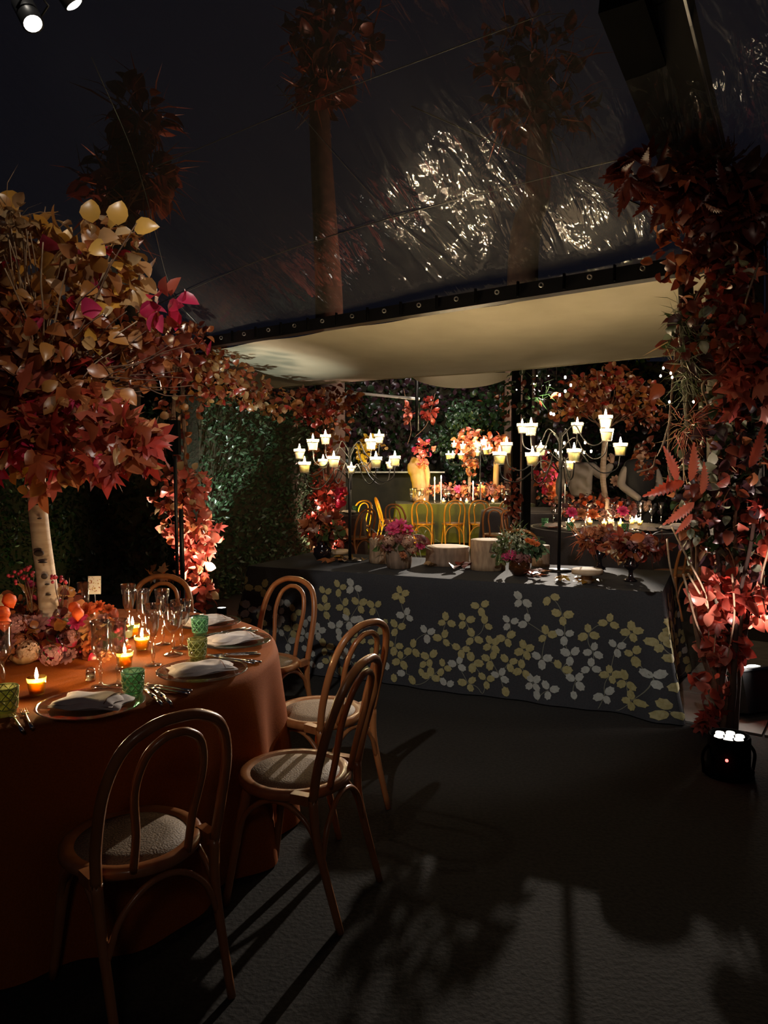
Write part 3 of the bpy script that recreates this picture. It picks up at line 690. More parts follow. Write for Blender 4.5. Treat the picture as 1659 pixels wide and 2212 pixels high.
# birch tree standing on the table
bt = thing('birch_tree', 'white birch trunk with a wide autumn leaf crown on the rust table', 'tree', TC + Vector((-.0, .0, ZT)))
tr0 = [atz(97, 1412, ZT), at(105, 1300, 3.1), at(88, 1160, 3.1), at(78, 1040, 3.1), at(85, 900, 3.1), at(95, 760, 3.1)]
P = catmull([p - bt.location for p in tr0], 5)
MB().tube(P, [.041, .04, .038, .037, .036, .035, .034, .03], 14).build('trunk', MT['birch'], bt)
for px, py, sx_, sy_ in [(84, 1195, .022, .013), (96, 1245, .014, .012), (102, 1262, .010, .004), (86, 1120, .010, .004), (82, 1090, .016, .003), (92, 1215, .02, .003), (80, 1075, .012, .003), (104, 1285, .012, .003)]:
    p = at(px, py, 3.055) - bt.location
    MB().ball(p, 1, 10, 6, (sx_, .012, sy_)).build('knot', MT['birch_knot'], bt)
ct = at(90, 860, 3.1)
seg = []
for i in range(46):
    x = rng.uniform(-80, 300); y = rng.uniform(440, 800)
    seg.append((ct + rv() * .06 + Vector((0, 0, rng.uniform(-.1, .25))), at(x, y, 3.1 + rng.uniform(-.45, .35))))
twigs(bt, seg[:26] + [(ct, at(rng.uniform(10, 70), rng.uniform(440, 520), 2.85)) for _ in range(8)], .006, 'pale_twig', n=5); twigs(bt, seg[26:], .005, 'twig', n=5)
seg = [(ct + Vector((.1, 0, rng.uniform(0, .1))), at(rng.uniform(300, 425), rng.uniform(690, 860), 3.0 + rng.uniform(-.2, .5))) for _ in range(34)]
twigs(bt, seg, .004, 'twig', n=5)
kt = [('round', 'gold', .06, .10, 5), ('oval', 'amber', .06, .10, 4), ('oval', 'straw', .05, .09, 1.5), ('round', 'crimson', .06, .09, .7)]
km = [('oval', 'amber', .06, .10, 5), ('round', 'gold', .05, .08, 2), ('oval', 'rust', .06, .10, 4), ('oval', 'straw', .05, .08, 2), ('round', 'crimson', .06, .09, .8)]
kb = [('maple', 'red', .10, .15, 3), ('round', 'rust', .07, .10, 3), ('maple', 'rust', .10, .14, 2), ('oval', 'crimson', .07, .10, .7), ('oval', 'amber', .06, .09, 1)]
kg = [('round', 'gold', .04, .06, 3), ('oval', 'yellow', .04, .06, 2)]
foliage(bt, [blob(30, 560, 3.1, 110, 110, 4, kt), blob(210, 560, 3.0, 95, 90, 3, kt + km), blob(60, 720, 3.0, 210, 110, 6, km), blob(250, 700, 3.05, 110, 60, 2, km),
             blob(360, 660, 2.95, 32, 22, .35, [('oval', 'crimson', .07, .10, 1), ('oval', 'red', .07, .09, 1)]), blob(330, 760, 3.1, 90, 70, 2.2, [('oval', 'maroon', .05, .08, 2), ('oval', 'rust', .05, .08, 2)]),
             blob(90, 860, 3.0, 200, 90, 5, km + kb), blob(150, 950, 2.9, 170, 70, 3.5, kb), blob(270, 960, 2.9, 60, 50, 1.6, kb), blob(20, 960, 2.9, 40, 55, .8, [('maple', 'crimson', .09, .12, 1), ('round', 'crimson', .07, .1, 1)]),
             blob(65, 1000, 2.98, 40, 60, 1.2, kg), blob(105, 1020, 2.98, 28, 60, .6, kb), blob(-60, 760, 3.1, 90, 280, 3, km), blob(35, 500, 2.9, 38, 65, 1.3, [('oval', 'straw', .04, .07, 2), ('needle', 'straw', .12, .2, 1)])], 1650, 298)
for px, py, k, pl, s, dx, dz in [(200, 470, 'round', 'gold', .085, 0, 1), (255, 475, 'round', 'gold', .09, .2, 1), (290, 485, 'oval', 'gold', .10, 1, .1)]:
    put_leaf(bt, k, pl, at(px, py + 12, 2.9) - bt.location, (dx, -.2, dz), (0, -1, .2), s)
# ------------------------------------------------------------------ buffet table
BA = Vector((-1.02, 5.68, 0)); be = Vector((.914, -.406, 0)); bn = Vector((.406, .914, 0)); BL, BD, BH = 2.93, 1.0, .75
def bpt(a, d, z=0): return BA + be * a + bn * d + Vector((0, 0, z))
bang = math.atan2(be.y, be.x)
t = thing('buffet_table', 'long trestle table hidden under the dark leaf-print cloth', 'table', bpt(BL / 2, BD / 2), bang)
MB().box((0, 0, .73), (BL - .04, BD - .04, .03)).build('tabletop', MT['white_table'], t, False)
for s in (-1, 1):
    for q in (-1, 1): MB().box((s * (BL / 2 - .15), q * (BD / 2 - .12), .357), (.05, .05, .715)).build('leg', MT['black_metal'], t, False)
per = 2 * (BL + BD)
def peri(p):
    p %= per
    for L_, a0, d0, da, dd, nx in ((BL, 0, 0, 1, 0, (0, -1)), (BD, BL, 0, 0, 1, (1, 0)), (BL, BL, BD, -1, 0, (0, 1)), (BD, 0, BD, 0, -1, (-1, 0))):
        if p <= L_:
            base = Vector((a0 + da * p, d0 + dd * p, 0)); n = Vector((nx[0], nx[1], 0)); c0 = max(0, 1 - p / .16); c1 = max(0, 1 - (L_ - p) / .16)
            tg = Vector((da, dd, 0)); return base, (n * 1 + tg * (c1 ** 1.5 - c0 ** 1.5)).normalized(), max(c0, c1)
        p -= L_
    return peri(0)
def bcloth(p, v, lift=0):
    b, n, c = peri(p); v2 = v / BH
    rd = min(1, v / .03); off = .012 * math.sin(rd * PI / 2) + .05 * v2 + c * .13 * v2 ** 1.3 + .014 * v2 * (math.sin(p * 9.2 + 1.3 * math.sin(p * 2.1)) + .5 * math.sin(p * 23)) + c * .02 * v2 * math.sin(p * 60)
    q = b + n * (off + lift); return bpt(q.x, q.y, BH + .006 - v * .985 + (.006 * math.cos(rd * PI / 2) - .006 if rd < 1 else -.006))
cl = thing('leaf_print_tablecloth', 'dark grey tablecloth printed with gold and silver leaf sprigs', 'tablecloth', BA)
m = MB(); m.grid(lambda u, v: bcloth(u * per, v * BH) - BA, 420, 20, closed=True)
m.grid(lambda u, v: bpt(BL * u, BD * v, BH + .0065 + .0012 * math.sin(u * 37) * math.sin(v * 17)) - BA, 30, 12); m.build('cloth', MT['buffet_cloth'], cl)
mats = [MT['print_gold'], MT['print_silver'], MT['print_stem']]
pr = MB(); count = 0
def pleaf(p, v, a, s, mi, st=0):
    pts = []; p0, v0 = p, v; p += st * math.sin(-a) * -1; v -= st * math.cos(a)
    N_ = 14
    for i in range(N_):
        t_ = 2 * PI * i / N_; r = s * (.5 + (.035 if i % 2 else -.02)); x = r * math.sin(t_) * .78; y = r * (1 - math.cos(t_)) * (1.0 if i else .3)
        pts.append((p + x * math.cos(a) + y * math.sin(a), v - (y * math.cos(a) - x * math.sin(a))))
    if min(q[1] for q in pts) < .02 or max(q[1] for q in pts) > BH - .015: return
    cx = sum(q[0] for q in pts) / N_; cv = sum(q[1] for q in pts) / N_
    pr.add([bcloth(cx, cv, .0062) - BA] + [bcloth(q[0], q[1], .0055) - BA for q in pts], [(0, 1 + i, 1 + (i + 1) % N_) for i in range(N_)], mi)
def pstem(a, b):
    n = 6; w_ = .0022; bend = rng.uniform(-.02, .02); vs = []
    d = Vector((b[0] - a[0], b[1] - a[1])); nn = Vector((-d.y, d.x)).normalized()
    for i in range(n + 1):
        t_ = i / n; q = Vector(a) + d * t_ + nn * bend * math.sin(PI * t_)
        for sg in (-1, 1):
            qq = q + nn * w_ * sg; vs.append(bcloth(qq.x, min(max(qq.y, .02), BH - .012), .0045) - BA)
    pr.add(vs, [(2 * i, 2 * i + 1, 2 * i + 3, 2 * i + 2) for i in range(n)], 2)
r2 = random.Random(11)
nodes = []
for tries in range(6000):
    p = r2.uniform(0, per); v = BH - BH * r2.random() ** 1.0 * .99
    top = .16 + .08 * math.sin(p * 5.1) + .05 * math.sin(p * 13 + 1) - (.08 if peri(p)[2] > 0 else 0)
    if v < max(.05, top): continue
    dmin = .098 if v > .3 else .112
    if all((p - q[0]) ** 2 + (v - q[1]) ** 2 > dmin ** 2 for q in nodes): nodes.append((p, v, r2.choice((0, 0, 0, 1, 1))))
for i, (p, v, mi) in enumerate(nodes):
    base = r2.uniform(0, 6.28)
    k = r2.choice((3, 3, 4, 3, 3, 2))
    for j in range(k): pleaf(p, v, base + j * (6.28 / max(k, 3.4)) + r2.uniform(-.2, .2), r2.uniform(.052, .066), mi, .007)
    below = [q for q in nodes if q[1] > v + .05 and abs(q[0] - p) < .16 and q[1] - v < .2]
    if below: pstem((p, v), min(below, key=lambda q: (q[0] - p) ** 2 + (q[1] - v) ** 2)[:2])
o = pr.build('leaf_print', mats, cl); o['kind'] = 'stuff'
ZB = BH + .0085
def bp_(px, py): return atz(px, py, ZB)
# candelabra
def candelabra(base, cups, label):
    cups = [(a, b, c, d * 1.12) for a, b, c, d in cups]
    o = thing('candelabra', label, 'candelabra', base)
    z1 = max(at(px, py, base.y + dy).z for px, py, dy, s in cups) - .06 - base.z
    MB().lathe([(.001, 0), (.09, 0), (.09, .008), (.015, .014), (.001, .015)], 20).build('foot', MT['black_metal'], o)
    MB().lathe([(.0125, .01), (.0125, z1 * .99)], 10).build('pole', MT['black_metal'], o)
    for px, py, dy, s in cups:
        q = at(px, py, base.y + dy) - base; q.z -= .035 * s
        c = link(bpy.data.objects.new('votive_cup', None), o); c.location = q
        g = MB().lathe([(.001, .0), (.026 * s, .0), (.028 * s, .004), (.035 * s, .05 * s), (.039 * s, .052 * s), (.041 * s, .072 * s), (.0395 * s, .072 * s), (.034 * s, .05 * s), (.0265 * s, .006), (.001, .006)], 16); g.build('cup', MT['cup_glass'], c)
        MB().lathe([(.001, .007), (.0255 * s, .007), (.033 * s, .049 * s), (.037 * s, .055 * s), (.001, .054 * s)], 16).build('wax', MT['wax'], c)
        flame(c, (0, 0, .056 * s), 1.25 * s, 'flame_far')
        h = Vector((q.x, q.y, 0)); L_ = max(h.length, .03); hd = h.normalized() if h.length > .01 else Vector((1, 0, 0)); zr = min(q.z - .04, z1 - .03)
        arm = [Vector((0, 0, zr - .02)), hd * L_ * .30 + Vector((0, 0, zr + .07)), hd * L_ * .50 + Vector((0, 0, zr - .02)), hd * L_ * .72 + Vector((0, 0, q.z - .12)), hd * L_ * .95 + Vector((0, 0, q.z - .09)), Vector((q.x, q.y, q.z - .002))]
        MB().tube(catmull(arm, 6), .0045, 6).build('scroll_arm', MT['black_metal'], o)
        MB().tube([q + Vector((.039 * s * math.cos(a * PI / 7), .039 * s * math.sin(a * PI / 7), .05 * s)) for a in range(15)], .002, 4).build('cup_ring', MT['black_metal'], o)
    return o
candelabra(bp_(756, 1212), [(647, 981, -.1, 1), (676, 961, -.25, 1.05), (703, 950, .1, 1), (658, 1010, -.3, 1.05), (698, 1002, .15, .95), (721, 998, -.2, 1.05), (759, 1015, -.1, .75), (801, 960, -.2, 1.05), (819, 948, .15, .95), (812, 999, -.28, 1.05), (842, 1006, .2, .75), (853, 996, -.1, 1.0)],
           'black candelabra with glowing votive cups, left on the leaf-print table')
candelabra(bp_(1207, 1233), [(1128, 926, .15, .9), (1147, 928, -.15, 1.05), (1247, 925, .1, 1), (1308, 911, -.1, 1.1), (1311, 940, -.2, 1.05), (1340, 971, -.1, 1.1), (1168, 974, .2, .95), (1150, 992, -.22, 1.12), (1240, 984, -.25, 1.12), (1231, 1006, .2, .9), (1094, 968, .05, 1), (1079, 990, -.2, 1.1)],
           'black candelabra with glowing votive cups, right on the leaf-print table')
# log rounds
def log(px, py, rr, h, label, m='bark', seed=1):
    p = bp_(px, py); o = thing('log_round', label, 'log', p, 0, 'log rounds on the leaf-print table')
    wb = lambda a, z: 1 + .02 * math.sin(3 * a + seed) + .012 * math.sin(17 * a + 3 * z * 20 + seed) + .009 * math.sin(31 * a + seed + 40 * z)
    MB().lathe([(rr * 1.03, 0), (rr, h * .2), (rr * .985, h * .6), (rr * .99, h)], 72, wob=wb).build('bark', MT[m], o)
    MB().lathe([(.001, h + .001), (rr * .6, h + .001), (rr * .955, h + .001), (rr * .96, h - .01)], 72, wob=wb).build('cut_face', MT['sawn'], o); return o
log(832, 1214, .125, .185, 'tall log round left behind the pink flower vase', 'smooth_bark', 1)
log(966, 1218, .168, .135, 'wide low log round with cracked bark in the middle', 'bark', 2)
lg = log(1053, 1229, .125, .215, 'pale tall log round with a dark square knot', 'smooth_bark', 3)
pk = at(1066, 1185, lg.location.y - .118) - lg.location
MB().box(pk, (.055, .012, .062), Matrix.Rotation(.25, 3, 'Z') @ Matrix.Rotation(.2, 3, 'Y')).build('knot', MT['bark'], lg, False)
log(1168, 1222, .065, .155, 'slim log round behind the dark glass bowl', 'smooth_bark', 4)
def stand(px, py, rr, h, label):
    p = bp_(px, py); o = thing('wood_slice_stand', label, 'stand', p)
    wb = lambda a, z: 1 + .03 * math.sin(2 * a) + .012 * math.sin(13 * a)
    MB().lathe([(.035, 0), (.032, h - .03)], 20, wob=wb).build('foot', MT['smooth_bark'], o)
    MB().lathe([(.001, h - .03), (rr, h - .03), (rr * 1.01, h - .004), (rr * .97, h), (.001, h)], 40, wob=wb).build('slice', MT['sawn'], o)
stand(1268, 1259, .098, .09, 'raised wood slice on a log foot among yellow leaves')
stand(733, 1206, .075, .07, 'raised wood slice beside the left candelabra and black pot')
# bark vase with pink flowers
v = thing('bark_vase', 'bark-covered vase full of pink and rust flowers', 'vase', bp_(862, 1226))
MB().lathe([(.085, 0), (.092, .06), (.10, .20), (.085, .20), (.08, .02), (.001, .02)], 60, wob=lambda a, z: 1 + .03 * math.sin(15 * a + z * 9) + .02 * math.sin(27 * a + 2)).build('vase', MT['bark'], v)
vy = v.location.y
for px, py, dy, k, s in [(862, 1138, -.05, 'pink_flower', .075), (848, 1145, -.1, 'pink_flower', .06), (880, 1148, 0, 'pink_flower', .06), (840, 1168, -.12, 'h_cream_flower', .06), (880, 1168, -.13, 'h_cream_flower', .06), (900, 1165, -.06, 'h_dusk_flower', .05),
                         (862, 1162, -.12, 'h_dusk_flower', .05), (855, 1152, .05, 'h_pink_flower', .06), (908, 1180, -.05, 'pink_flower', .04), (890, 1186, -.1, 'h_cream_flower', .045), (835, 1182, -.08, 'dusk_flower', .045), (870, 1200, -.13, 'rust_flower', .035)]:
    flower(v, k, at(px, py, vy + dy), s, (rng.uniform(-.5, .5), -.7, .7))
foliage(v, [blob(862, 1165, vy, 52, 36, 3, [('oval', 'maroon', .05, .09, 2), ('oval', 'rust', .05, .08, 2), ('oval', 'fern', .04, .07, 2), ('needle', 'sage', .1, .16, 2)]), blob(822, 1175, vy, 18, 14, .7, [('needle', 'straw', .1, .16, 1)]), blob(912, 1155, vy, 16, 18, .6, [('needle', 'fern', .1, .16, 1)])], 170, 150)
# dark glass bowl with spray
v = thing('glass_bowl_vase', 'dark brown glass bowl with green spray and pink blossoms', 'vase', bp_(1122, 1243))
MB().lathe([(.001, 0), (.045, .002), (.074, .045), (.072, .085), (.05, .125), (.047, .13), (.046, .125), (.067, .085), (.069, .045), (.001, .01)], 28).build('bowl', MT['brown_glass'], v); vy = v.location.y
for px, py, k, s in [(1105, 1198, 'h_pink_flower', .045), (1120, 1204, 'h_dusk_flower', .05), (1138, 1204, 'h_dusk_flower', .04), (1092, 1203, 'h_pink_flower', .035), (1150, 1172, 'orange_flower', .03), (1140, 1168, 'orange_flower', .025), (1160, 1176, 'orange_flower', .025)]: flower(v, k, at(px, py, vy - .05), s, (rng.uniform(-.4, .4), -.7, .6))
berries(v, at(1150, 1172, vy), .05, 12, .008)
foliage(v, [blob(1110, 1165, vy, 34, 28, 4, [('needle', 'fern', .06, .11, 5), ('oval', 'dusk' if 'dusk' in PAL else 'sage', .02, .03, 2)]), blob(1150, 1185, vy, 26, 16, 1.5, [('oval', 'green', .04, .06, 1)]), blob(1085, 1190, vy, 16, 24, 1, [('oval', 'fern', .03, .05, 1)])], 420, 140)
def urn(px, py, h, label, bl, fl):
    p = bp_(px, py); o = thing('urn', label, 'vase', p)
    MB().lathe([(.001, 0), (.042, 0), (.044, .008), (.02, .02), (.014, .05), (.016, .07), (.045, .09), (.05, .11), (.035, .125), (.04, .16), (.062, h), (.066, h + .004), (.058, h), (.001, h - .02)], 28).build('urn', MT['dark_glass'], o)
    for q in fl: flower(o, q[0], at(q[1], q[2], p.y - .06), q[3], (rng.uniform(-.5, .5), -.8, .5))
    foliage(o, bl(p.y), 230, 160); return o
km2 = [('oval', 'maroon', .06, .09, 2), ('round', 'rust', .05, .08, 2), ('oval', 'red', .05, .08, 1), ('needle', 'maroon', .1, .15, 2)]
urn(1362, 1255, .235, 'glossy black urn of dark red leaves at the front right', lambda Y: [blob(1385, 1180, Y, 58, 18, 3, km2), blob(1340, 1180, Y, 30, 22, 1, km2 + [('oval', 'straw', .06, .1, 1)])], [('h_dusk_flower', 1365, 1175, .05), ('rust_flower', 1385, 1180, .05), ('dusk_flower', 1400, 1170, .05)])
urn(1295, 1228, .25, 'glossy black urn of russet flowers behind the raised wood slice', lambda Y: [blob(1298, 1168, Y, 42, 17, 3, km2), blob(1270, 1165, Y, 22, 18, 1, [('needle', 'rust', .1, .16, 1)])], [('h_rust_flower', 1290, 1156, .06), ('h_dusk_flower', 1310, 1160, .055), ('h_dusk_flower', 1325, 1158, .05), ('rust_flower', 1300, 1148, .06), ('h_rust_flower', 1275, 1150, .05)])
v = thing('black_pot', 'black glossy pot of red and olive leaves at the far left corner', 'vase', bp_(697, 1209)); vy = v.location.y
MB().lathe([(.001, 0), (.05, 0), (.078, .05), (.075, .09), (.045, .115), (.06, .15), (.052, .148), (.001, .11)], 26).build('pot', MT['dark_glass'], v)
foliage(v, [blob(700, 1140, vy, 40, 24, 3, [('maple', 'rust', .08, .12, 2), ('oval', 'maroon', .08, .12, 2), ('oval', 'red', .07, .1, 1)]), blob(712, 1152, vy - .08, 24, 14, 1, [('oval', 'fern', .06, .09, 1)])], 120, 110)
# scattered dry leaves on the cloth
def scatter(px0, px1, py0, py1, n, kinds, label):
    for i in range(n):
        k = rng.choice(kinds); p = bp_(rng.uniform(px0, px1), rng.uniform(py0, py1)) + Vector((0, 0, .012 + .004 * i % .02)); a = rng.uniform(0, 6.28)
        o = put_leaf(None, k[0], k[1], p, (math.cos(a), math.sin(a), .12), (rng.uniform(-.4, .4), rng.uniform(-.4, .4), 1), rng.uniform(k[2], k[3]), 'dry_leaf')
        tag(o, label, 'leaf', label)
scatter(690, 745, 1211, 1218, 4, [('maple', 'rust', .09, .12), ('oval', 'amber', .08, .11)], 'dry rust leaf lying beside the black pot at the table corner')
scatter(735, 800, 1207, 1216, 7, [('oval', 'straw', .07, .10), ('oval', 'gold', .07, .09)], 'dry straw leaf lying at the foot of the left candelabra')
scatter(905, 925, 1222, 1230, 3, [('oval', 'straw', .06, .09)], 'dry straw leaf lying between the bark vase and the low log')
scatter(965, 1012, 1222, 1232, 4, [('oval', 'maroon', .10, .14), ('oval', 'red', .08, .11)], 'dark red leaf lying against the wide low log round')
scatter(1125, 1175, 1240, 1256, 6, [('maple', 'coral', .09, .13), ('maple', 'rust', .09, .12)], 'pink brown maple leaf lying beside the dark glass bowl')
scatter(1210, 1310, 1244, 1262, 9, [('maple', 'yellow', .07, .09), ('maple', 'gold', .07, .10)], 'yellow leaf lying around the raised wood slice')
# ------------------------------------------------------------------ right flower column
rc = thing('flower_column', 'tall right column wrapped in red leaves, moss and twigs', 'flower column', atz(1560, 1575, 0))
RY = rc.location.y
for i in range(9):
    a = 2 * PI * i / 9; r0 = rng.uniform(.03, .07)
    b0 = Vector((r0 * math.cos(a), r0 * math.sin(a), 0)); b1 = at(1500 + 14 * i + rng.uniform(-10, 10), 1330, RY + .1 * math.sin(a)) - rc.location; b2 = at(1470 + 20 * i, 1000, RY + .22 + .1 * math.sin(a)) - rc.location; b3 = at(1490 + 20 * i, 420, RY + .22 + .1 * math.sin(a)) - rc.location
    P = catmull([b0, b0.lerp(b1, .4) + rv() * .05, b1 + rv() * .07, b1.lerp(b2, .5) + rv() * .1, b2 + rv() * .1, b2.lerp(b3, .5) + rv() * .1, b3], 5)
    MB().tube(P, [.02, .016, .011, .008, .007, .006], 7).build('stem', MT['dead_trunk' if i % 3 else 'twig'], rc)
MB().tube([at(1590, 1300, RY + .3) - rc.location, at(1585, 380, RY + .3) - rc.location], .16, 12).build('moss_core', MT['moss'], rc)
MB().tube([at(1495, 960, RY + .1) - rc.location, at(1490, 800, RY + .12) - rc.location, at(1480, 600, RY + .15) - rc.location], [.03, .05, .04], 10).build('moss_core', MT['moss'], rc)
for sg in [[(1440, 1165), (1450, 1230), (1468, 1300)], [(1450, 1140), (1480, 1200), (1525, 1290), (1530, 1380)], [(1485, 1280), (1512, 1380)], [(1475, 1240), (1500, 1340), (1522, 1385)], [(1580, 1240), (1585, 1330), (1570, 1420)], [(1448, 900), (1432, 960), (1420, 985)], [(1660, 1180), (1645, 1260), (1655, 1330)],
           [(1490, 1240), (1540, 1340), (1545, 1410)], [(1530, 880), (1520, 830), (1560, 805)], [(1380, 1020), (1410, 1010), (1418, 985)], [(1640, 560), (1615, 640), (1600, 700)]]:
    P = catmull([at(x + rng.uniform(-3, 3), y, RY - .1 + rng.uniform(-.15, .1)) - rc.location for x, y in sg], 6)
    MB().tube(P, [.006, .0055, .005, .003], 6).build('twig', MT['pale_twig'], rc)
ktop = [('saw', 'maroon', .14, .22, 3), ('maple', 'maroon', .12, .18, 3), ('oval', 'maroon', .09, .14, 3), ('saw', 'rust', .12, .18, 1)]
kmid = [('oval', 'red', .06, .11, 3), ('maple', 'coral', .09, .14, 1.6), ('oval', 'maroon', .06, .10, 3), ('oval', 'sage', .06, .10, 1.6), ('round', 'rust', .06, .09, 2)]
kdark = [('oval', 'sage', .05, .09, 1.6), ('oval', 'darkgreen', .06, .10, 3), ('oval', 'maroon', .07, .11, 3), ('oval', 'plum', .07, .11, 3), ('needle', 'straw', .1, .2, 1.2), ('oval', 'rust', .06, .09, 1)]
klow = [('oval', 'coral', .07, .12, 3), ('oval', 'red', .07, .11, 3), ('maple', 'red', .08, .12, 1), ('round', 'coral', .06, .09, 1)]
kmoss = [('needle', 'sage', .08, .16, 2), ('needle', 'fern', .08, .16, 2)]
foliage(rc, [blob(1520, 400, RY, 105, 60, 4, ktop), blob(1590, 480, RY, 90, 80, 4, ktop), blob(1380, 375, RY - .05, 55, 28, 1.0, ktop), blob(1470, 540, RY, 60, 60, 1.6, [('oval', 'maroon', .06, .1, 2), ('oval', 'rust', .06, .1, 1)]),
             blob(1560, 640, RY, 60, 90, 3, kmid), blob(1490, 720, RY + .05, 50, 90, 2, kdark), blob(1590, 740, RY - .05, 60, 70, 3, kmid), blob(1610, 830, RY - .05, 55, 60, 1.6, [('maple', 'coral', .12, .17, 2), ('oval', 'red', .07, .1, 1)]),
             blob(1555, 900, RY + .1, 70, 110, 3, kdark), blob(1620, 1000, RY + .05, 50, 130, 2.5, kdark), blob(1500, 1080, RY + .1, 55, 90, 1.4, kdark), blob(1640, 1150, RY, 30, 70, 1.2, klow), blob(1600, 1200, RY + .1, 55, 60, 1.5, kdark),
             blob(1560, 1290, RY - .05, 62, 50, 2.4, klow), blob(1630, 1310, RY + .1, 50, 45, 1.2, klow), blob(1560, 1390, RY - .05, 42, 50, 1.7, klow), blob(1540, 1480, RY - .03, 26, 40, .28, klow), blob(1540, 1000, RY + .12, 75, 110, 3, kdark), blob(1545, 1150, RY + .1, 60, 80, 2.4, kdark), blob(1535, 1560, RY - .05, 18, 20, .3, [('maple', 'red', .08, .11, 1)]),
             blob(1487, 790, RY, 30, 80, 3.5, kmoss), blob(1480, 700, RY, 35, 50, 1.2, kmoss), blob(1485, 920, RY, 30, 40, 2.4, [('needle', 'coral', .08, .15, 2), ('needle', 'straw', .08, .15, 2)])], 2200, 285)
for px, py, dx, dz, s, pl in [(1462, 1040, -.35, 1, .22, 'coral'), (1490, 1040, .12, 1, .23, 'coral'), (1515, 1068, .1, 1, .19, 'coral'), (1478, 1040, -1, -.35, .25, 'red'), (1500, 1085, -1, -.75, .22, 'coral'), (1495, 1110, -.7, -.9, .15, 'coral'), (1618, 1010, .35, 1, .27, 'coral'), (1360, 1165, 1, .2, .09, 'rust'), (1440, 1060, .1, 1, .09, 'red'), (1430, 830, -.5, -.6, .12, 'rust')]:
    put_leaf(rc, 'saw' if pl != 'rust' else 'oval', pl, at(px, py, RY - .35) - rc.location, (dx, -.15, dz), (0.1, -1, .15), s * .88, label='large serrated pink leaf lit from below' if pl == 'coral' else None)
FLG = MB().ball((0, 0, .0), .02, 8, 6, (1, 1, 1.3)).mesh('bulb', MT['bulb'])
fl = thing('fairy_lights', 'string of small warm bulbs down the left side of the right column', 'string lights', at(1440, 800, RY - .25))
bp0 = [(1427, 812), (1433, 795), (1449, 806), (1452, 815), (1430, 843), (1446, 868), (1498, 868)]
MB().tube(catmull([at(x, y, RY - .25) - fl.location for x, y in bp0], 4), .002, 5).build('wire', MT['black_matte'], fl)
for x, y in bp0:
    o = link(bpy.data.objects.new('bulb', FLG), fl); o.location = at(x, y, RY - .26) - fl.location; o.scale = (.28, .28, .28)
# black can uplight, floodlight and their own lamps
ub = atz(1573, 1672, 0); u = thing('uplight', 'black cylindrical battery uplight with a red indicator on the dark floor', 'uplight', ub)
MB().lathe([(.001, 0), (.115, 0), (.118, .03), (.10, .05), (.098, .19), (.094, .20), (.085, .195), (.085, .185)], 32).build('housing', MT['black_matte'], u)
MB().lathe([(.001, .186), (.084, .186)], 28).build('reflector', MT['chrome'], u)
for i in range(7):
    a = i * PI / 3; rr = .052 if i < 6 else 0
    MB().lathe([(.001, .196), (.02, .195), (.022, .187)], 12, (rr * math.cos(a), rr * math.sin(a), 0)).build('lens', MT['lens_white'], u)
pp = at(1570, 1643, ub.y - .105) - ub
MB().ball(pp, .0075, 10, 6).build('indicator', MT['red_light'], u)
for s in (-1, 1): MB().tube(catmull([(.10 * s, .0, .15), (.128 * s, 0, .10), (.12 * s, 0, .01)], 4), .008, 6).build('bracket', MT['black_matte'], u)
spot(ub + Vector((0, 0, .215)), at(1570, 1150, RY), 110, (1, .76, .68), 34, .6, .03)
fb = atz(1622, 1545, 0); f_ = thing('floodlight', 'black box floodlight with a bright lens behind the right column', 'floodlight', fb)
Rf = Matrix.Rotation(.35, 3, 'Z') @ Matrix.Rotation(-.25, 3, 'X')
MB().box((0, 0, .16), (.30, .2, .24), Rf).build('housing', MT['black_metal'], f_, False)
MB().box(Vector((0, 0, .16)) + Rf @ Vector((0, 0, .125)), (.31, .21, .012), Rf).build('front_rim', MT['steel'], f_, False)
for s in (-1, 1): MB().ball(Vector((0, 0, .16)) + Rf @ Vector((.05 * s, 0, .125)), .05, 12, 6, (1, 1, .3)).build('lens', MT['lens_hot'], f_)
for s in (-1, 1): MB().box(Vector((0, 0, .16)) + Rf @ Vector((.155 * s, 0, -.05)), (.012, .05, .22), Rf).build('yoke', MT['black_metal'], f_, False)
spot(fb + Vector((-.02, -.02, .34)), at(1596, 1000, RY), 230, (1, .80, .74), 62, .7, .04)
spot(fb + Vector((-.06, -.1, .36)), fb + Vector((-1, -.5, .1)), 7, (1, .9, .8), 150, .6, .04)
# ------------------------------------------------------------------ left flower column, lighting stand, garland, hedges
lc = thing('flower_column', 'left rear column wrapped in coral and russet leaves, glowing at its foot', 'flower column', atz(405, 1322, 0)); LY = lc.location.y
for i in range(5):
    P = catmull([Vector((rng.uniform(-.06, .06), rng.uniform(-.05, .05), 0)), at(400 + rng.uniform(-15, 25), 1150, LY) - lc.location, at(385 + rng.uniform(-15, 15), 950, LY) - lc.location, at(390 + rng.uniform(-15, 15), 760, LY) - lc.location], 6)
    MB().tube(P, .018, 6).build('stem', MT['twig'], lc)
ka = [('oval', 'rust', .07, .11, 3), ('round', 'amber', .06, .10, 3), ('oval', 'red', .07, .10, 1.5), ('oval', 'straw', .06, .10, .6)]
kl = [('round', 'coral', .08, .13, 3), ('oval', 'rust', .08, .12, 2), ('round', 'straw', .07, .11, 1), ('maple', 'coral', .10, .15, 1), ('oval', 'red', .08, .12, 1)]
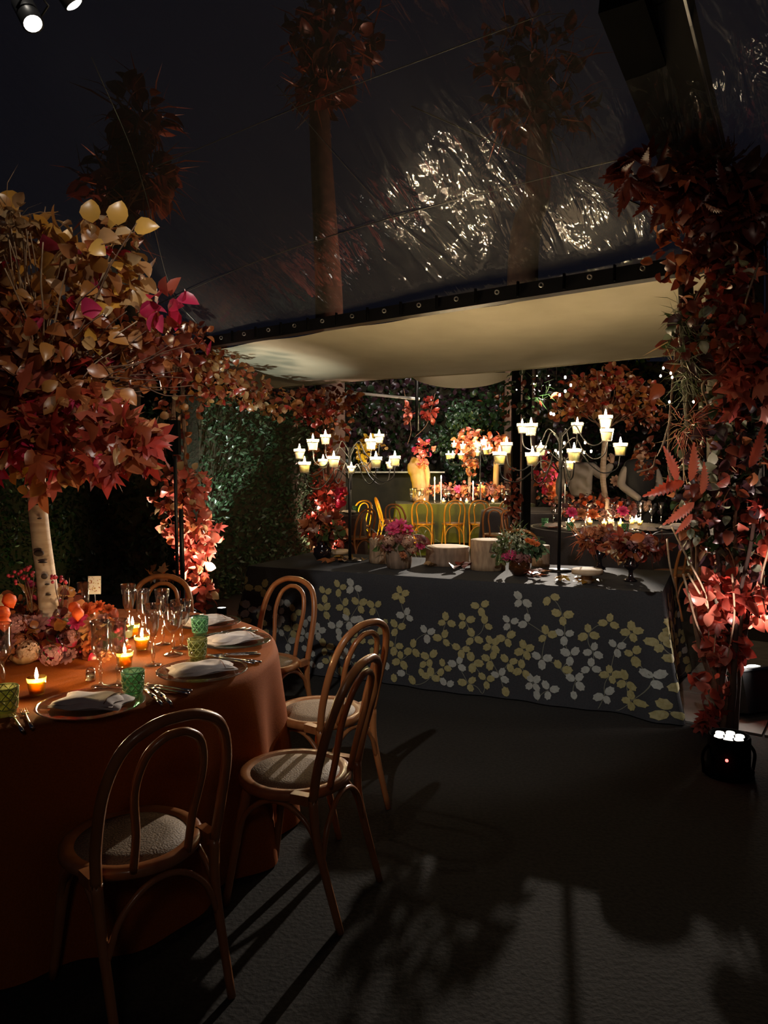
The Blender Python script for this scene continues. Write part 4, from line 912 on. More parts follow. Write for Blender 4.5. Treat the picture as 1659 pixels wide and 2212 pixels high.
foliage(lc, [blob(395, 850, LY, 55, 70, 2, ka), blob(375, 940, LY, 45, 50, 1, [('oval', 'maroon', .07, .1, 2), ('oval', 'rust', .07, .1, 1)]), blob(390, 1050, LY - .1, 58, 50, 3, kl), blob(395, 1110, LY - .1, 55, 50, 3, kl), blob(425, 1160, LY - .15, 50, 45, 3, kl), blob(420, 1210, LY - .1, 30, 40, 1.4, kl), blob(425, 1275, LY - .1, 32, 50, 1.8, kl), blob(350, 1240, LY - .1, 40, 12, .4, [('maple', 'amber', .1, .14, 1)])], 620, 290)
spot(lc.location + Vector((.16, -.42, .12)), lc.location + Vector((.12, .0, 1.3)), 260, (1, .80, .62), 70, .6, .03)
spot(lc.location + Vector((.40, -.16, .12)), lc.location + Vector((.36, .42, 1.5)), 210, (.88, 1, .92), 58, .6, .03)
for k, (x, y) in enumerate(((.16, -.46), (.40, -.22))):
    o = thing('uplight', ('small black uplight at the foot of the left flower column', 'small black uplight at the foot of the bright hedge')[k], 'uplight', lc.location + Vector((x, y, 0)))
    MB().lathe([(.001, 0), (.05, 0), (.05, .09), (.045, .09), (.045, .085)], 16).build('housing', MT['black_matte'], o); MB().lathe([(.001, .086), (.044, .086)], 16).build('lens', MT['lens_white'], o)
ls = thing('lighting_stand', 'black pole stand with a tall dark box beside the left flower column', 'stand', atz(385, 1345, 0)); y_ = ls.location.y
def lsp(px, py): return at(px, py, y_) - ls.location
MB().tube([Vector((0, 0, .02)), lsp(378, 985)], .017, 8).build('pole', MT['black_metal'], ls)
MB().tube([lsp(396, 1320) * 1, lsp(391, 1100)], .022, 8).build('pole', MT['black_metal'], ls)
MB().box((lsp(378, 908) + lsp(378, 982)) / 2, (.085, .10, (lsp(378, 908) - lsp(378, 982)).length)).build('box', MT['black_matte'], ls, False)
for a in range(3): MB().tube([Vector((0, 0, .25)), Vector((.3 * math.cos(a * 2.1 + .5), .3 * math.sin(a * 2.1 + .5), .012))], .01, 6).build('leg', MT['black_metal'], ls)
gl = thing('leaf_garland', 'thick autumn leaf garland arching from the left column to the rear column', 'garland', at(420, 800, 7.9))
MB().tube(catmull([at(395, 770, 7.8) - gl.location, at(480, 800, 8.4) - gl.location, at(600, 868, 9.6) - gl.location, at(720, 890, 10.6) - gl.location], 6), .04, 8).build('rope', MT['twig'], gl)
foliage(gl, [blob(430, 770, 7.8, 55, 45, 2, ka), blob(470, 810, 8.1, 70, 55, 3.2, ka), blob(530, 845, 8.7, 55, 35, 2, ka), blob(590, 872, 9.4, 60, 32, 2, ka), blob(660, 880, 10, 60, 40, 2.2, [('oval', 'red', .08, .12, 2), ('maple', 'rust', .1, .14, 1), ('oval', 'maroon', .08, .12, 1)]), blob(740, 865, 10.8, 50, 30, 1.2, [('oval', 'maroon', .08, .12, 1), ('oval', 'rust', .08, .11, 1)]), blob(370, 740, 7.6, 60, 35, 1.2, [('oval', 'maroon', .07, .1, 1), ('oval', 'rust', .07, .1, 1)]), blob(410, 725, 7.3, 40, 25, .6, [('oval', 'rust', .07, .1, 1), ('oval', 'maroon', .07, .1, 1)])], 1000, 290)
put_leaf(gl, 'saw', 'crimson', at(448, 768, 7.5) - gl.location, (.25, -.1, 1), (0, -1, 0), .15)
def hedge(name, label, px0, Y0, px1, Y1, ztop, thick, pal, n, s0, s1, single=300):
    a = at(px0, 1100, Y0); b = at(px1, 1100, Y1); a.z = b.z = 0
    o = thing(name, label, 'hedge', a); d = b - a; L_ = d.length; d.normalize(); nr = Vector((d.y, -d.x, 0))
    if nr.y > 0: nr = -nr
    R = Matrix((d, -nr, Vector((0, 0, 1)))).transposed()
    MB().box(d * L_ / 2 - nr * thick / 2 + Vector((0, 0, ztop / 2)), (L_, thick, ztop), R).build('core', MT['moss'], o, False)
    it = []
    for _ in range(n):
        u = rng.random(); z = rng.random() * ztop; lump = .05 * math.sin(u * L_ * 7) * math.sin(z * 6 + u * 9)
        if rng.random() < .1: p = d * u * L_ - nr * rng.random() * thick + Vector((0, 0, ztop + rng.uniform(-.02, .1)))
        elif rng.random() < .08: p = d * (L_ + rng.uniform(-.02, .07)) - nr * rng.random() * thick + Vector((0, 0, z))
        else: p = d * u * L_ + nr * (rng.uniform(-.02, .09) + lump) + Vector((0, 0, z))
        it.append(('tiny', pal, p, nr * .5 + rv() * .8 + Vector((0, 0, .25)), nr * .5 + rv() + Vector((0, 0, .5)), rng.uniform(s0, s1)))
    it.sort(key=lambda q: -q[5] + .02 * rng.random())
    for q in it[:single]: put_leaf(o, *q)
    leaf_mass(o, it[single:]); return o
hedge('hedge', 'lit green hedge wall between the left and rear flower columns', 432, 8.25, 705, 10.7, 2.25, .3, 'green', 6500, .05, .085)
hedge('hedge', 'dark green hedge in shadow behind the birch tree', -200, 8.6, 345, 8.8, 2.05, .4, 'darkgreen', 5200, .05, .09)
b2 = thing('rear_flower_column', 'rear column of bright red leaves behind the black pot', 'flower column', atz(700, 1244, 0)); BY = b2.location.y
for i in range(4): MB().tube(catmull([Vector((rng.uniform(-.06, .06), 0, 0)), at(700 + rng.uniform(-12, 12), 1080, BY) - b2.location, at(715 + rng.uniform(-12, 12), 900, BY) - b2.location], 5), .02, 6).build('stem', MT['twig'], b2)
kr = [('oval', 'red', .09, .13, 4), ('maple', 'coral', .10, .15, 1), ('oval', 'coral', .08, .12, 1)]
foliage(b2, [blob(700, 1060, BY, 40, 40, 2, kr), blob(695, 1110, BY, 38, 45, 3, kr), blob(720, 1150, BY - .2, 20, 40, 1, kr), blob(705, 980, BY, 35, 60, 1.6, ka), blob(715, 910, BY, 45, 45, 2, ka), blob(680, 1185, BY, 22, 28, 1, [('oval', 'straw', .08, .11, 1), ('oval', 'coral', .08, .1, 1)]), blob(735, 1070, BY - .1, 14, 22, .5, [('round', 'crimson', .07, .1, 1)])], 440, 250)
spot(b2.location + Vector((-.05, -.55, .1)), b2.location + Vector((0, 0, 1.0)), 190, (1, .60, .5), 60, .6, .03)
o = thing('uplight', 'small black uplight at the foot of the rear red column', 'uplight', b2.location + Vector((-.05, -.6, 0)))
MB().lathe([(.001, 0), (.05, 0), (.05, .08), (.045, .08), (.045, .075)], 16).build('housing', MT['black_matte'], o); MB().lathe([(.001, .076), (.044, .076)], 16).build('lens', MT['lens_white'], o)
# ------------------------------------------------------------------ rear tables
def rtable(c, R, clothm, label, tlabel, h=.75):
    t = thing('round_table', tlabel, 'table', c); MB().lathe([(.001, h - .04), (R - .05, h - .04), (R - .05, h - .012), (.001, h - .012)], 32).build('tabletop', MT['white_table'], t); MB().lathe([(.05, 0), (.05, h - .04)], 12).build('pedestal', MT['black_metal'], t)
    m = MB()
    def fn(u, q):
        th = 2 * PI * u
        if q < .3: return Vector((math.cos(th) * R * q / .3, math.sin(th) * R * q / .3, h))
        v = (q - .3) / .7; r = R + .012 + v * .05 + .035 * v * fold(th + R); return Vector((math.cos(th) * r, math.sin(th) * r, h - .01 - v * (h - .025)))
    m.grid(fn, 140, 16, closed=True); tag(m.build('tablecloth', MT[clothm], loc=c), label, 'tablecloth')
def far_candle(p, label, grp, tall=0):
    if tall:
        o = thing('taper_candle', label, 'candle', p, 0, grp)
        MB().lathe([(.001, 0), (.035, 0), (.03, .01), (.012, .02), (.014, .05), (.001, .05)], 12).build('holder', MT['chrome'], o)
        MB().lathe([(.011, .04), (.010, tall), (.001, tall)], 10).build('candle', MT['wax'], o); flame(o, (0, 0, tall + .005), 1.5, 'flame_far')
    else:
        o = thing('votive_candle', label, 'candle', p, 0, grp)
        MB().lathe([(.001, .001), (.026, .001), (.034, .06), (.033, .06), (.025, .006), (.001, .006)], 14).build('cup', MT['cup_glass' if rng.random() < .5 else 'amber_glass'], o)
        MB().lathe([(.001, .007), (.025, .007), (.03, .04), (.001, .04)], 12).build('wax', MT['wax'], o); flame(o, (0, 0, .045), 1.3, 'flame_far')
def far_setting(c, a, R, where, grp):
    p = c + Vector((math.cos(a) * (R - .2), math.sin(a) * (R - .2), .755))
    o = bpy.data.objects.new('charger_plate', PLATE); link(o); o.location = p; tag(o, 'glass charger plate ' + where, 'plate', 'glass plates ' + grp)
    o = bpy.data.objects.new('napkin', NAP); link(o); o.location = p + Vector((0, 0, .02)); o.rotation_euler = (0, 0, a); tag(o, 'folded white napkin on a plate ' + where, 'napkin', 'napkins ' + grp)
NAP = MB().grid(lambda u, v: Vector(((u - .5) * .2, (v - .5) * .13, .03 * (min(1, 8 * min(u, 1 - u)) * min(1, 8 * min(v, 1 - v))) ** .5 + .004 * math.sin(9 * u + 4 * v))), 10, 8).mesh('napkin', MT['napkin'])
# right round table in dark cloth
T2 = atz(1318, 1137, .75); T2.z = 0; T2 = Vector((2.78, 9.35, 0)); R2 = 1.0
rtable(T2, R2, 'dark_cloth', 'dark charcoal tablecloth on the round table behind the urns', 'round table hidden under the dark charcoal cloth')
def t2(px, py):
    p = atz(px, py, .756); d = p - T2; d.z = 0
    if d.length > R2 - .08: p = T2 + d * ((R2 - .08) / d.length) + Vector((0, 0, .756))
    return p
for i, (px, py) in enumerate([(1228, 1137), (1237, 1129), (1274, 1134), (1305, 1136), (1340, 1138), (1365, 1133), (1374, 1129), (1382, 1135)]):
    far_candle(t2(px, py), 'lit candle cup number %s along the dark charcoal table' % ['one from the left', 'two from the left', 'three from the left', 'four from the left', 'five from the left', 'six from the left', 'seven from the left', 'eight from the left'][i], 'candle cups on the dark charcoal table')
for i, (px, py) in enumerate([(1195, 1130), (1206, 1124), (1222, 1122), (1232, 1118), (1216, 1112), (1264, 1136), (1324, 1138), (1340, 1126), (1352, 1120), (1384, 1128), (1394, 1124), (1408, 1130), (1416, 1122), (1428, 1130), (1400, 1116), (1330, 1118)]):
    stemware(('tulip', 'flute', 'goblet')[i % 3], t2(px, py), 'wine glass among the candles on the dark charcoal table', 'wine glasses on the dark charcoal table', s=1.12)
for k, a in enumerate((200, 238, 262, 285, 310, 340)):
    far_setting(T2, math.radians(a), R2, ['at the left end of', 'front left on', 'front centre on', 'front, right of centre on', 'front right on', 'at the right end of'][k] + ' the dark charcoal table', 'on the dark charcoal table')
for i, (px, py) in enumerate([(1197, 1150), (1177, 1136), (1350, 1150)]): tumbler(t2(px, py), 'green_glass', 'lattice_green', 'green lattice tumbler %s on the dark charcoal table' % ('nearest the pole', 'far left', 'right of centre')[i], 1.1)
c2 = thing('flower_centrepiece', 'russet flower centrepiece with orange lanterns on the dark charcoal table', 'flower arrangement', T2 + Vector((0, 0, .752)))
kq = [('oval', 'maroon', .06, .1, 3), ('oval', 'rust', .06, .1, 2), ('round', 'plum', .06, .09, 2), ('oval', 'coral', .05, .07, .6)]
foliage(c2, [blob(1285, 1088, 9.45, 55, 24, 3, kq), blob(1340, 1096, 9.45, 34, 20, 1.3, kq), blob(1250, 1106, 9.4, 34, 14, .9, kq)], 240, 220)
for px, py in [(1263, 1087), (1292, 1086), (1300, 1092), (1275, 1075), (1340, 1088)]: lantern(c2, at(px, py, 8.95), .055)
for px, py, k in [(1255, 1110, 'rust_flower'), (1280, 1112, 'orange_flower'), (1318, 1110, 'h_dusk_flower'), (1235, 1108, 'pink_flower'), (1345, 1105, 'pink_flower'), (1300, 1118, 'h_cream_flower')]: flower(c2, k, at(px, py, 8.95), .08, (0, -.8, .6))
t3 = thing('autumn_tree', 'round-crowned russet tree on a pale trunk rising from the dark charcoal table', 'tree', T2 + Vector((0.05, .05, .752)))
MB().tube(catmull([Vector((0, 0, 0)), at(1303, 1040, 9.4) - t3.location, at(1308, 940, 9.4) - t3.location, at(1310, 860, 9.4) - t3.location], 5), .035, 10).build('trunk', MT['birch'], t3)
twigs(t3, [(at(1308, 930, 9.4), at(1310 + rng.uniform(-105, 105), rng.uniform(800, 900), 9.4 + rng.uniform(-.3, .3))) for _ in range(22)], .012)
kt3 = [('round', 'rust', .08, .12, 3), ('oval', 'amber', .08, .12, 2), ('oval', 'red', .08, .11, 2), ('round', 'straw', .06, .08, .35)]
foliage(t3, [blob(1310, 850, 9.4, 85, 50, 3, kt3), blob(1255, 855, 9.3, 55, 40, 1.5, kt3), blob(1370, 860, 9.4, 55, 38, 1.5, kt3), blob(1320, 815, 9.4, 55, 26, 1, kt3), blob(1385, 905, 9.3, 50, 25, .8, [('oval', 'rust', .06, .09, 1), ('oval', 'maroon', .06, .09, 1)]), blob(1235, 890, 9.3, 45, 14, .6, kt3), blob(1395, 990, 9.0, 22, 45, .6, [('oval', 'maroon', .07, .11, 2), ('oval', 'rust', .06, .1, 1)])], 620, 290)
f2 = thing('fairy_lights', 'string of warm bulbs hanging at the left of the russet tree', 'string lights', at(1205, 850, 8.9))
bb = [(1190, 893), (1196, 895), (1209, 853), (1221, 845), (1233, 832), (1221, 815), (1188, 832), (1160, 812), (1116, 842), (1153, 829), (1185, 812)]
MB().tube(catmull([at(x, y, 8.9) - f2.location for x, y in bb], 4), .003, 5).build('wire', MT['black_matte'], f2)
for i, (x, y) in enumerate(bb):
    o = link(bpy.data.objects.new('bulb', FLG), f2); o.location = at(x, y, 8.88) - f2.location; s = .7 if i < 6 else .3; o.scale = (s, s, s)
GB = 'bentwood chairs at the rear tables'
chair(1.44, 7.75, math.radians(70), 'bentwood chair at the front left of the dark charcoal table', GB)
chair(2.9, 7.55, math.radians(120), 'bentwood chair with a pale seat behind the right end of the leaf-print table', GB)
chair(3.25, 7.8, math.radians(100), 'bentwood chair behind the pink serrated leaves', GB)
chair(1.92, 10.45, math.radians(-45), 'bentwood chair behind the left end of the dark charcoal table', GB)
chair(4.6, 12.2, math.radians(200), 'bentwood chair beyond the person in the black vest', GB)
# dark pillar by the right rear table
pl = thing('leafy_pillar', 'dark leafy pillar between the green table and the dark charcoal table', 'pillar', Vector((1.62, 9.0, 0)))
for s in (-1, 1): MB().box((.065 * s, 0, 1.5), (.09, .12, 3.0)).build('post', MT['black_matte'], pl, False)
foliage(pl, [blob(1120, 860, 9.0, 40, 70, 2, [('oval', 'darkgreen', .06, .1, 3), ('oval', 'maroon', .06, .1, 1)]), blob(1160, 850, 9, 26, 60, 1, [('needle', 'darkgreen', .1, .2, 1)]), blob(1108, 1080, 8.9, 14, 70, 1, [('oval', 'maroon', .06, .09, 2), ('oval', 'coral', .05, .08, 1)]), blob(1172, 1020, 9.0, 18, 60, 1, [('oval', 'rust', .06, .09, 2), ('oval', 'crimson', .05, .08, 1)])], 330, 160)
# left rear table (plum cloth)
T3 = Vector((-1.15, 11.9, 0)); rtable(T3, .85, 'plum_cloth', 'dark plum tablecloth behind the left candelabra pole', 'round table hidden under the dark plum cloth')
chair(-.42, 11.15, math.radians(135), 'bentwood chair in front of the dark plum tablecloth', GB); chair(-.48, 13.2, math.radians(240), 'bentwood chair behind the dark plum tablecloth', GB)
for i, (px, py) in enumerate([(703, 1110), (718, 1104)]): far_candle(atz(px, py, .756), 'lit candle cup on the dark plum table, ' + ('left one' if i == 0 else 'right one'), 'candle cups on the dark plum table')
for i, (px, py) in enumerate([(708, 1107), (722, 1105), (734, 1106), (745, 1108), (735, 1111)]): stemware(('flute', 'tulip')[i % 2], atz(px, py, .756), 'wine glass on the dark plum table beside the red column', 'wine glasses on the dark plum table')
far_setting(T3, math.radians(-20), .85, 'on the dark plum table', 'on the dark plum table')
tumbler(atz(768, 1107, .756), 'green_glass', 'lattice_green', 'green tumbler on the dark plum table', 1.2)
# long green-cloth table lit yellow
G0 = Vector((1.55, 15.0, 0)); t = thing('long_table', 'long table under the olive cloth lit yellow', 'table', G0)
MB().box((0, 0, .72), (2.5, 1.1, .03)).build('tabletop', MT['white_table'], t, False)
for sx_ in (-1, 1):
    for sy_ in (-1, 1): MB().box((1.1 * sx_, .4 * sy_, .352), (.06, .06, .705)).build('leg', MT['black_metal'], t, False)
def gc(u, v):
    w2 = 1.32; d2 = .62; pts = [(-w2, -d2), (w2, -d2), (w2, d2), (-w2, d2), (-w2, -d2)]; q = (u * 4) % 4; i = int(q); f = q - i
    x = pts[i][0] + (pts[i + 1][0] - pts[i][0]) * f; y = pts[i][1] + (pts[i + 1][1] - pts[i][1]) * f; k = 1 + .04 * v * math.sin(q * 17) + .02 * v
    return Vector((x * k, y * k, .752 - v * .735))
m = MB(); m.grid(gc, 120, 6, closed=True); m.add([(-1.32, -.62, .752), (1.32, -.62, .752), (1.32, .62, .752), (-1.32, .62, .752)], [(0, 1, 2, 3)])
tag(m.build('tablecloth', MT['olive_cloth'], loc=G0), 'olive cloth of the long table behind the yellow-lit chairs', 'tablecloth')
GY = 'bentwood chairs at the yellow-lit table'
for px, Y, an, lab in [(842, 14.6, 10, 'yellow-lit bentwood chair at the left end of the olive table'), (915, 13.75, 80, 'yellow-lit bentwood chair first along the front of the olive table'), (978, 13.75, 95, 'yellow-lit bentwood chair second along the front of the olive table'),
                       (1035, 13.75, 85, 'yellow-lit bentwood chair third along the front of the olive table'), (1090, 13.9, 100, 'yellow-lit bentwood chair at the right end of the olive table'), (868, 12.4, 60, 'small dim bentwood chair before the yellow-lit table, left one'), (1073, 11.6, 75, 'dim bentwood chair behind the tall pale log round')]:
    p = at(px, 1100, Y); chair(p.x, p.y, math.radians(an), lab, GY)
def gt(px, py): return at(px, py, 15.0)
cg = thing('flower_centrepiece', 'long pinkish flower runner along the olive table', 'flower arrangement', G0 + Vector((0, 0, .755)))
kg2 = [('oval', 'coral', .06, .1, 2), ('round', 'rust', .06, .1, 2), ('oval', 'straw', .06, .09, 1), ('oval', 'maroon', .06, .1, 2)]
foliage(cg, [blob(960, 1060, 15, 40, 16, 1, kg2), blob(1010, 1062, 15, 45, 18, 1, kg2), blob(1065, 1060, 15, 40, 16, 1, kg2)], 330, 240)
for px, k in [(945, 'rust_flower'), (965, 'h_dusk_flower'), (990, 'pink_flower'), (1000, 'h_rust_flower'), (1040, 'orange_flower'), (1060, 'h_dusk_flower'), (1082, 'rust_flower')]: flower(cg, k, at(px, 1057, 14.85), .10, (0, -.9, .5))
for i, (px, py, h) in enumerate([(939, 1036, .44), (953, 1033, .47), (1022, 1046, .36), (1038, 1046, .36)]):
    p = at(px, py, 14.7); p.z = .757; far_candle(p, 'tall taper candle, %s on the olive table' % ['first from the left', 'second from the left', 'third from the left', 'fourth from the left'][i], 'taper candles on the olive table', h)
for i, px in enumerate([917, 958, 995, 1008, 1065, 1092]):
    p = at(px, 1070, 14.55); p.z = .757; far_candle(p, 'low candle cup, %s on the olive table' % ['first from the left', 'second from the left', 'third from the left', 'fourth from the left', 'fifth from the left', 'last at the right'][i], 'candle cups on the olive table')
for i, px in enumerate([888, 897, 905, 912, 962, 969, 1047, 1085, 1095]):
    p = at(px, 1070, 14.75); p.z = .757; stemware(('tulip', 'flute', 'goblet')[i % 3], p, 'wine glass among the flowers on the olive table', 'wine glasses on the olive table', s=1.2)
o = thing('driftwood', 'big pale driftwood trunk piece standing on the olive table, red leaves above', 'driftwood', Vector((.70, 15.1, .757)))
MB().tube(catmull([(-.02, 0, 0), (0, 0, .25), (-.03, 0, .5), (-.07, 0, .68), (-.02, 0, .86)], 5), [.13, .14, .15, .17, .14], 12).build('trunk', MT['driftwood'], o)
MB().tube(catmull([(.14, 0, 0), (.16, .03, .3), (.15, 0, .6), (.05, 0, .84)], 5), [.05, .05, .06, .07], 10).build('trunk', MT['driftwood'], o)
foliage(o, [blob(917, 968, 14.9, 20, 14, 2, [('oval', 'coral', .10, .14, 2), ('oval', 'crimson', .09, .12, 1)]), blob(914, 998, 14.8, 8, 14, 1, [('oval', 'coral', .09, .12, 1)])], 60, 60)
g3 = thing('hanging_foliage', 'pinkish leaf crown of the tree centrepiece on the olive table', 'tree', Vector((1.72, 15.3, .757)))
MB().tube(catmull([(0, 0, 0), (0, 0, .6), (-.02, 0, 1.2)], 5), .03, 8).build('trunk', MT['birch'], g3)
foliage(g3, [blob(1008, 955, 15.2, 26, 28, 2, [('oval', 'rust', .1, .15, 2), ('oval', 'coral', .1, .14, 1)]), blob(1015, 1000, 15.2, 12, 30, 1, [('oval', 'rust', .09, .13, 1)])], 190, 120)
g4 = thing('autumn_tree', 'small orange tree on a pale trunk right of the far candelabra', 'tree', at(1070, 1050, 15.2) * 1.0)
g4.location.z = .757
MB().tube(catmull([Vector((0, 0, 0)), at(1072, 1020, 15.2) - g4.location, at(1075, 970, 15.2) - g4.location], 5), .06, 8).build('trunk', MT['driftwood'], g4)
foliage(g4, [blob(1072, 958, 15.2, 32, 18, 2, [('oval', 'rust', .1, .15, 2), ('oval', 'coral', .1, .14, 1)])], 120, 100)
candelabra(Vector((1.85, 14.6, .757)), [(969, 986, 0, 1.4), (978, 985, .2, 1.3), (981, 962, 0, 1.2), (1000, 965, 0, 1.3), (996, 986, -.2, 1.4), (1028, 962, 0, 1.2), (1032, 968, .2, 1.3), (1045, 956, 0, 1.4), (1050, 975, -.1, 1.5), (1057, 972, .1, 1.4), (1032, 980, 0, 1.2)], 'far candelabra of small glowing cups on the olive table')
# table and flowers behind the people
T5 = Vector((2.55, 12.7, 0)); rtable(T5, .9, 'dark_cloth', 'dim tablecloth behind the person in the grey shirt', 'round table hidden behind the person in the grey shirt')
c5 = thing('flower_centrepiece', 'orange and pink flowers left of the person in the grey shirt', 'flower arrangement', T5 + Vector((-.35, -.4, .755)))
foliage(c5, [blob(1190, 1040, 12.4, 18, 50, 2, [('oval', 'coral', .07, .11, 2), ('round', 'crimson', .07, .1, 1), ('oval', 'rust', .07, .1, 2)]), blob(1215, 1060, 12.4, 14, 40, 1, kg2)], 150, 120)
for px, py, k in [(1190, 1050, 'orange_flower'), (1195, 1068, 'orange_flower'), (1182, 1030, 'pink_flower'), (1222, 1035, 'orange_flower'), (1330, 1040, 'cream_flower')]: flower(c5, k, at(px, py, 12.3), .11, (0, -.9, .4))
p = at(1221, 1020, 12.2); p.z = .757; far_candle(p, 'tall taper candle beside the grey-shirted person', 'candles behind the people', .5)
for i, px in enumerate((1228, 1236, 1212)):
    p = at(px, 1060, 12.1); p.z = .757; stemware('goblet', p, 'wine glass beside the grey-shirted person', 'wine glasses behind the people', s=1.2)
for i, (px, py) in enumerate([(1217, 957), (1264, 957), (1200, 975), (1210, 976), (1262, 975), (1276, 975)]):
    pass
c6 = thing('hanging_lights', 'cluster of small glowing cups hanging behind the right candelabra', 'string lights', at(1235, 960, 12.0))
hb = [(1219, 957), (1264, 956), (1185, 976), (1200, 974), (1206, 978), (1213, 976), (1262, 977), (1277, 975), (1120, 984)]
MB().tube(catmull([at(x, y - 6, 12) - c6.location for x, y in sorted(hb)], 4), .004, 5).build('wire', MT['black_matte'], c6)
for x, y in hb:
    o = link(bpy.data.objects.new('bulb', FLG), c6); o.location = at(x, y, 12) - c6.location; o.scale = (.9, .9, .9)
lp = Vector((2.15, 9.55, 2.5)); o = thing('spotlight', 'small black spotlight hanging among the bulbs left of the russet tree', 'spotlight', lp)
d = (Vector((-.45, 2.6, .35)) - lp).normalized(); Rl = frame(d, (0, 0, 1))
v = MB().lathe([(.02, -.12), (.04, -.10), (.04, .0), (.036, .0), (.034, -.01)], 14); v.v = [tuple(Rl @ Vector((x, z, y))) for x, y, z in v.v]; v.build('housing', MT['black_metal'], o)
MB().tube([(0, 0, .02), (0, 0, .6)], .006, 6).build('hanger', MT['black_metal'], o)
spot(lp + d * .03, (-.30, 2.6, .35), 1800, (1, .88, .74), 30, .35, .03)
# ------------------------------------------------------------------ people
def skin(name, V, E, R, m, parent, sub=1, root=0):
    me = bpy.data.meshes.new(name); me.from_pydata([tuple(v) for v in V], E, []); me.update(); me.materials.append(MT[m])
    o = link(bpy.data.objects.new(name, me), parent); md = o.modifiers.new('skin', 'SKIN'); md.use_smooth_shade = True
    me.skin_vertices.new() if not me.skin_vertices else None
    for i, r in enumerate(R): me.skin_vertices[0].data[i].radius = r if isinstance(r, tuple) else (r, r)
    me.skin_vertices[0].data[root].use_root = True
    s = o.modifiers.new('sub', 'SUBSURF'); s.levels = sub; s.render_levels = sub + 1; return o
def head(parent, c, rz, hairc='hair', tilt=0):
    o = link(bpy.data.objects.new('head', None), parent); o.location = c; o.rotation_euler = (tilt, 0, rz)     # faces -Y
    m = MB(); m.ball((0, 0, 0), .105, 20, 14, (.74, .92, 1.12)); m.ball((0, -.082, -.045), .05, 12, 8, (.85, .7, .9)); m.ball((0, -.098, -.012), .016, 8, 6, (.8, 1.1, 1.5))
    for s in (-1, 1): m.ball((.078 * s, .005, -.005), .024, 8, 6, (.45, .8, 1.3))
    m.tube([(0, .02, -.07), (0, .03, -.19)], [.055, .06], 10); m.build('face', MT['skin'], o)
    for s in (-1, 1): MB().ball((.03 * s, -.089, .012), .011, 8, 6).build('eye', MT['black_matte'], o)
    MB().ball((0, -.106, -.062), .02, 10, 6, (1, .4, .3)).build('mouth', MT['berry'], o)
    m = MB(); m.ball((0, .018, .022), .112, 20, 14, (.78, .90, 1.08)); m.build('hair', MT[hairc], o); return o
def hand(parent, c, d, n, s=1):
    R = frame(d, n); c = Vector(c); m = MB(); T = lambda q: c + R @ (Vector(q) * s)
    m.tube([T((0, 0, 0)), T((0, .05, 0)), T((0, .085, 0))], [.028 * s, .036 * s, .034 * s], 8)
    for k, (x, L_) in enumerate([(-.028, .065), (-.010, .078), (.010, .073), (.027, .058)]):
        m.tube([T((x, .08, 0)), T((x * 1.05, .08 + L_ * .5, -.012)), T((x * 1.05, .08 + L_ * .85, -.04)), T((x, .08 + L_ * .9, -.055))], [.0095 * s, .009 * s, .008 * s, .006 * s], 6)
    m.tube([T((-.03, .02, 0)), T((-.055, .05, -.015)), T((-.05, .085, -.03))], [.012 * s, .011 * s, .008 * s], 6); return m.build('hand', MT['skin'], parent)
# the person in the black vest, facing us, hands joined
pv = thing('person', 'person standing in a black vest over a pale shirt, hands joined in front', 'person', Vector((3.62, 10.75, 0)))
V = [(0, 0, .96), (0, .01, 1.18), (0, .0, 1.38), (0, .01, 1.50), (-.20, .01, 1.47), (-.285, -.02, 1.22), (-.06, -.24, 1.02), (.20, .01, 1.47), (.285, -.02, 1.22), (.06, -.24, 1.02)]
skin('shirt', V, [(0, 1), (1, 2), (2, 3), (2, 4), (4, 5), (5, 6), (2, 7), (7, 8), (8, 9)], [(.15, .11), (.15, .11), (.16, .11), .06, .075, .062, .044, .075, .062, .044], 'shirt', pv, 1)
V = [(0, 0, .90), (0, .01, 1.15), (0, 0, 1.32), (-.10, .0, 1.47), (.10, .0, 1.47), (-.125, .01, 1.60), (.125, .01, 1.60)]
skin('vest', V, [(0, 1), (1, 2), (2, 3), (2, 4), (3, 5), (4, 6)], [(.19, .15), (.20, .16), (.21, .17), (.12, .16), (.12, .16), (.08, .12), (.08, .12)], 'vest', pv, 1)
V = [(0, 0, .95), (-.1, 0, .86), (-.11, -.01, .5), (-.11, .02, .06), (-.12, -.12, .045), (.1, 0, .86), (.11, -.01, .5), (.11, .02, .06), (.12, -.12, .045)]
skin('trousers', V, [(0, 1), (1, 2), (2, 3), (3, 4), (0, 5), (5, 6), (6, 7), (7, 8)], [(.15, .11), .095, .07, .055, .045, .095, .07, .055, .045], 'trousers', pv, 1)
head(pv, (0, -.02, 1.68), .1)
hand(pv, (-.055, -.25, 1.0), (.5, -.45, -.75), (0, -1, .3)); hand(pv, (.055, -.25, 1.0), (-.5, -.5, -.7), (0, -1, .3))
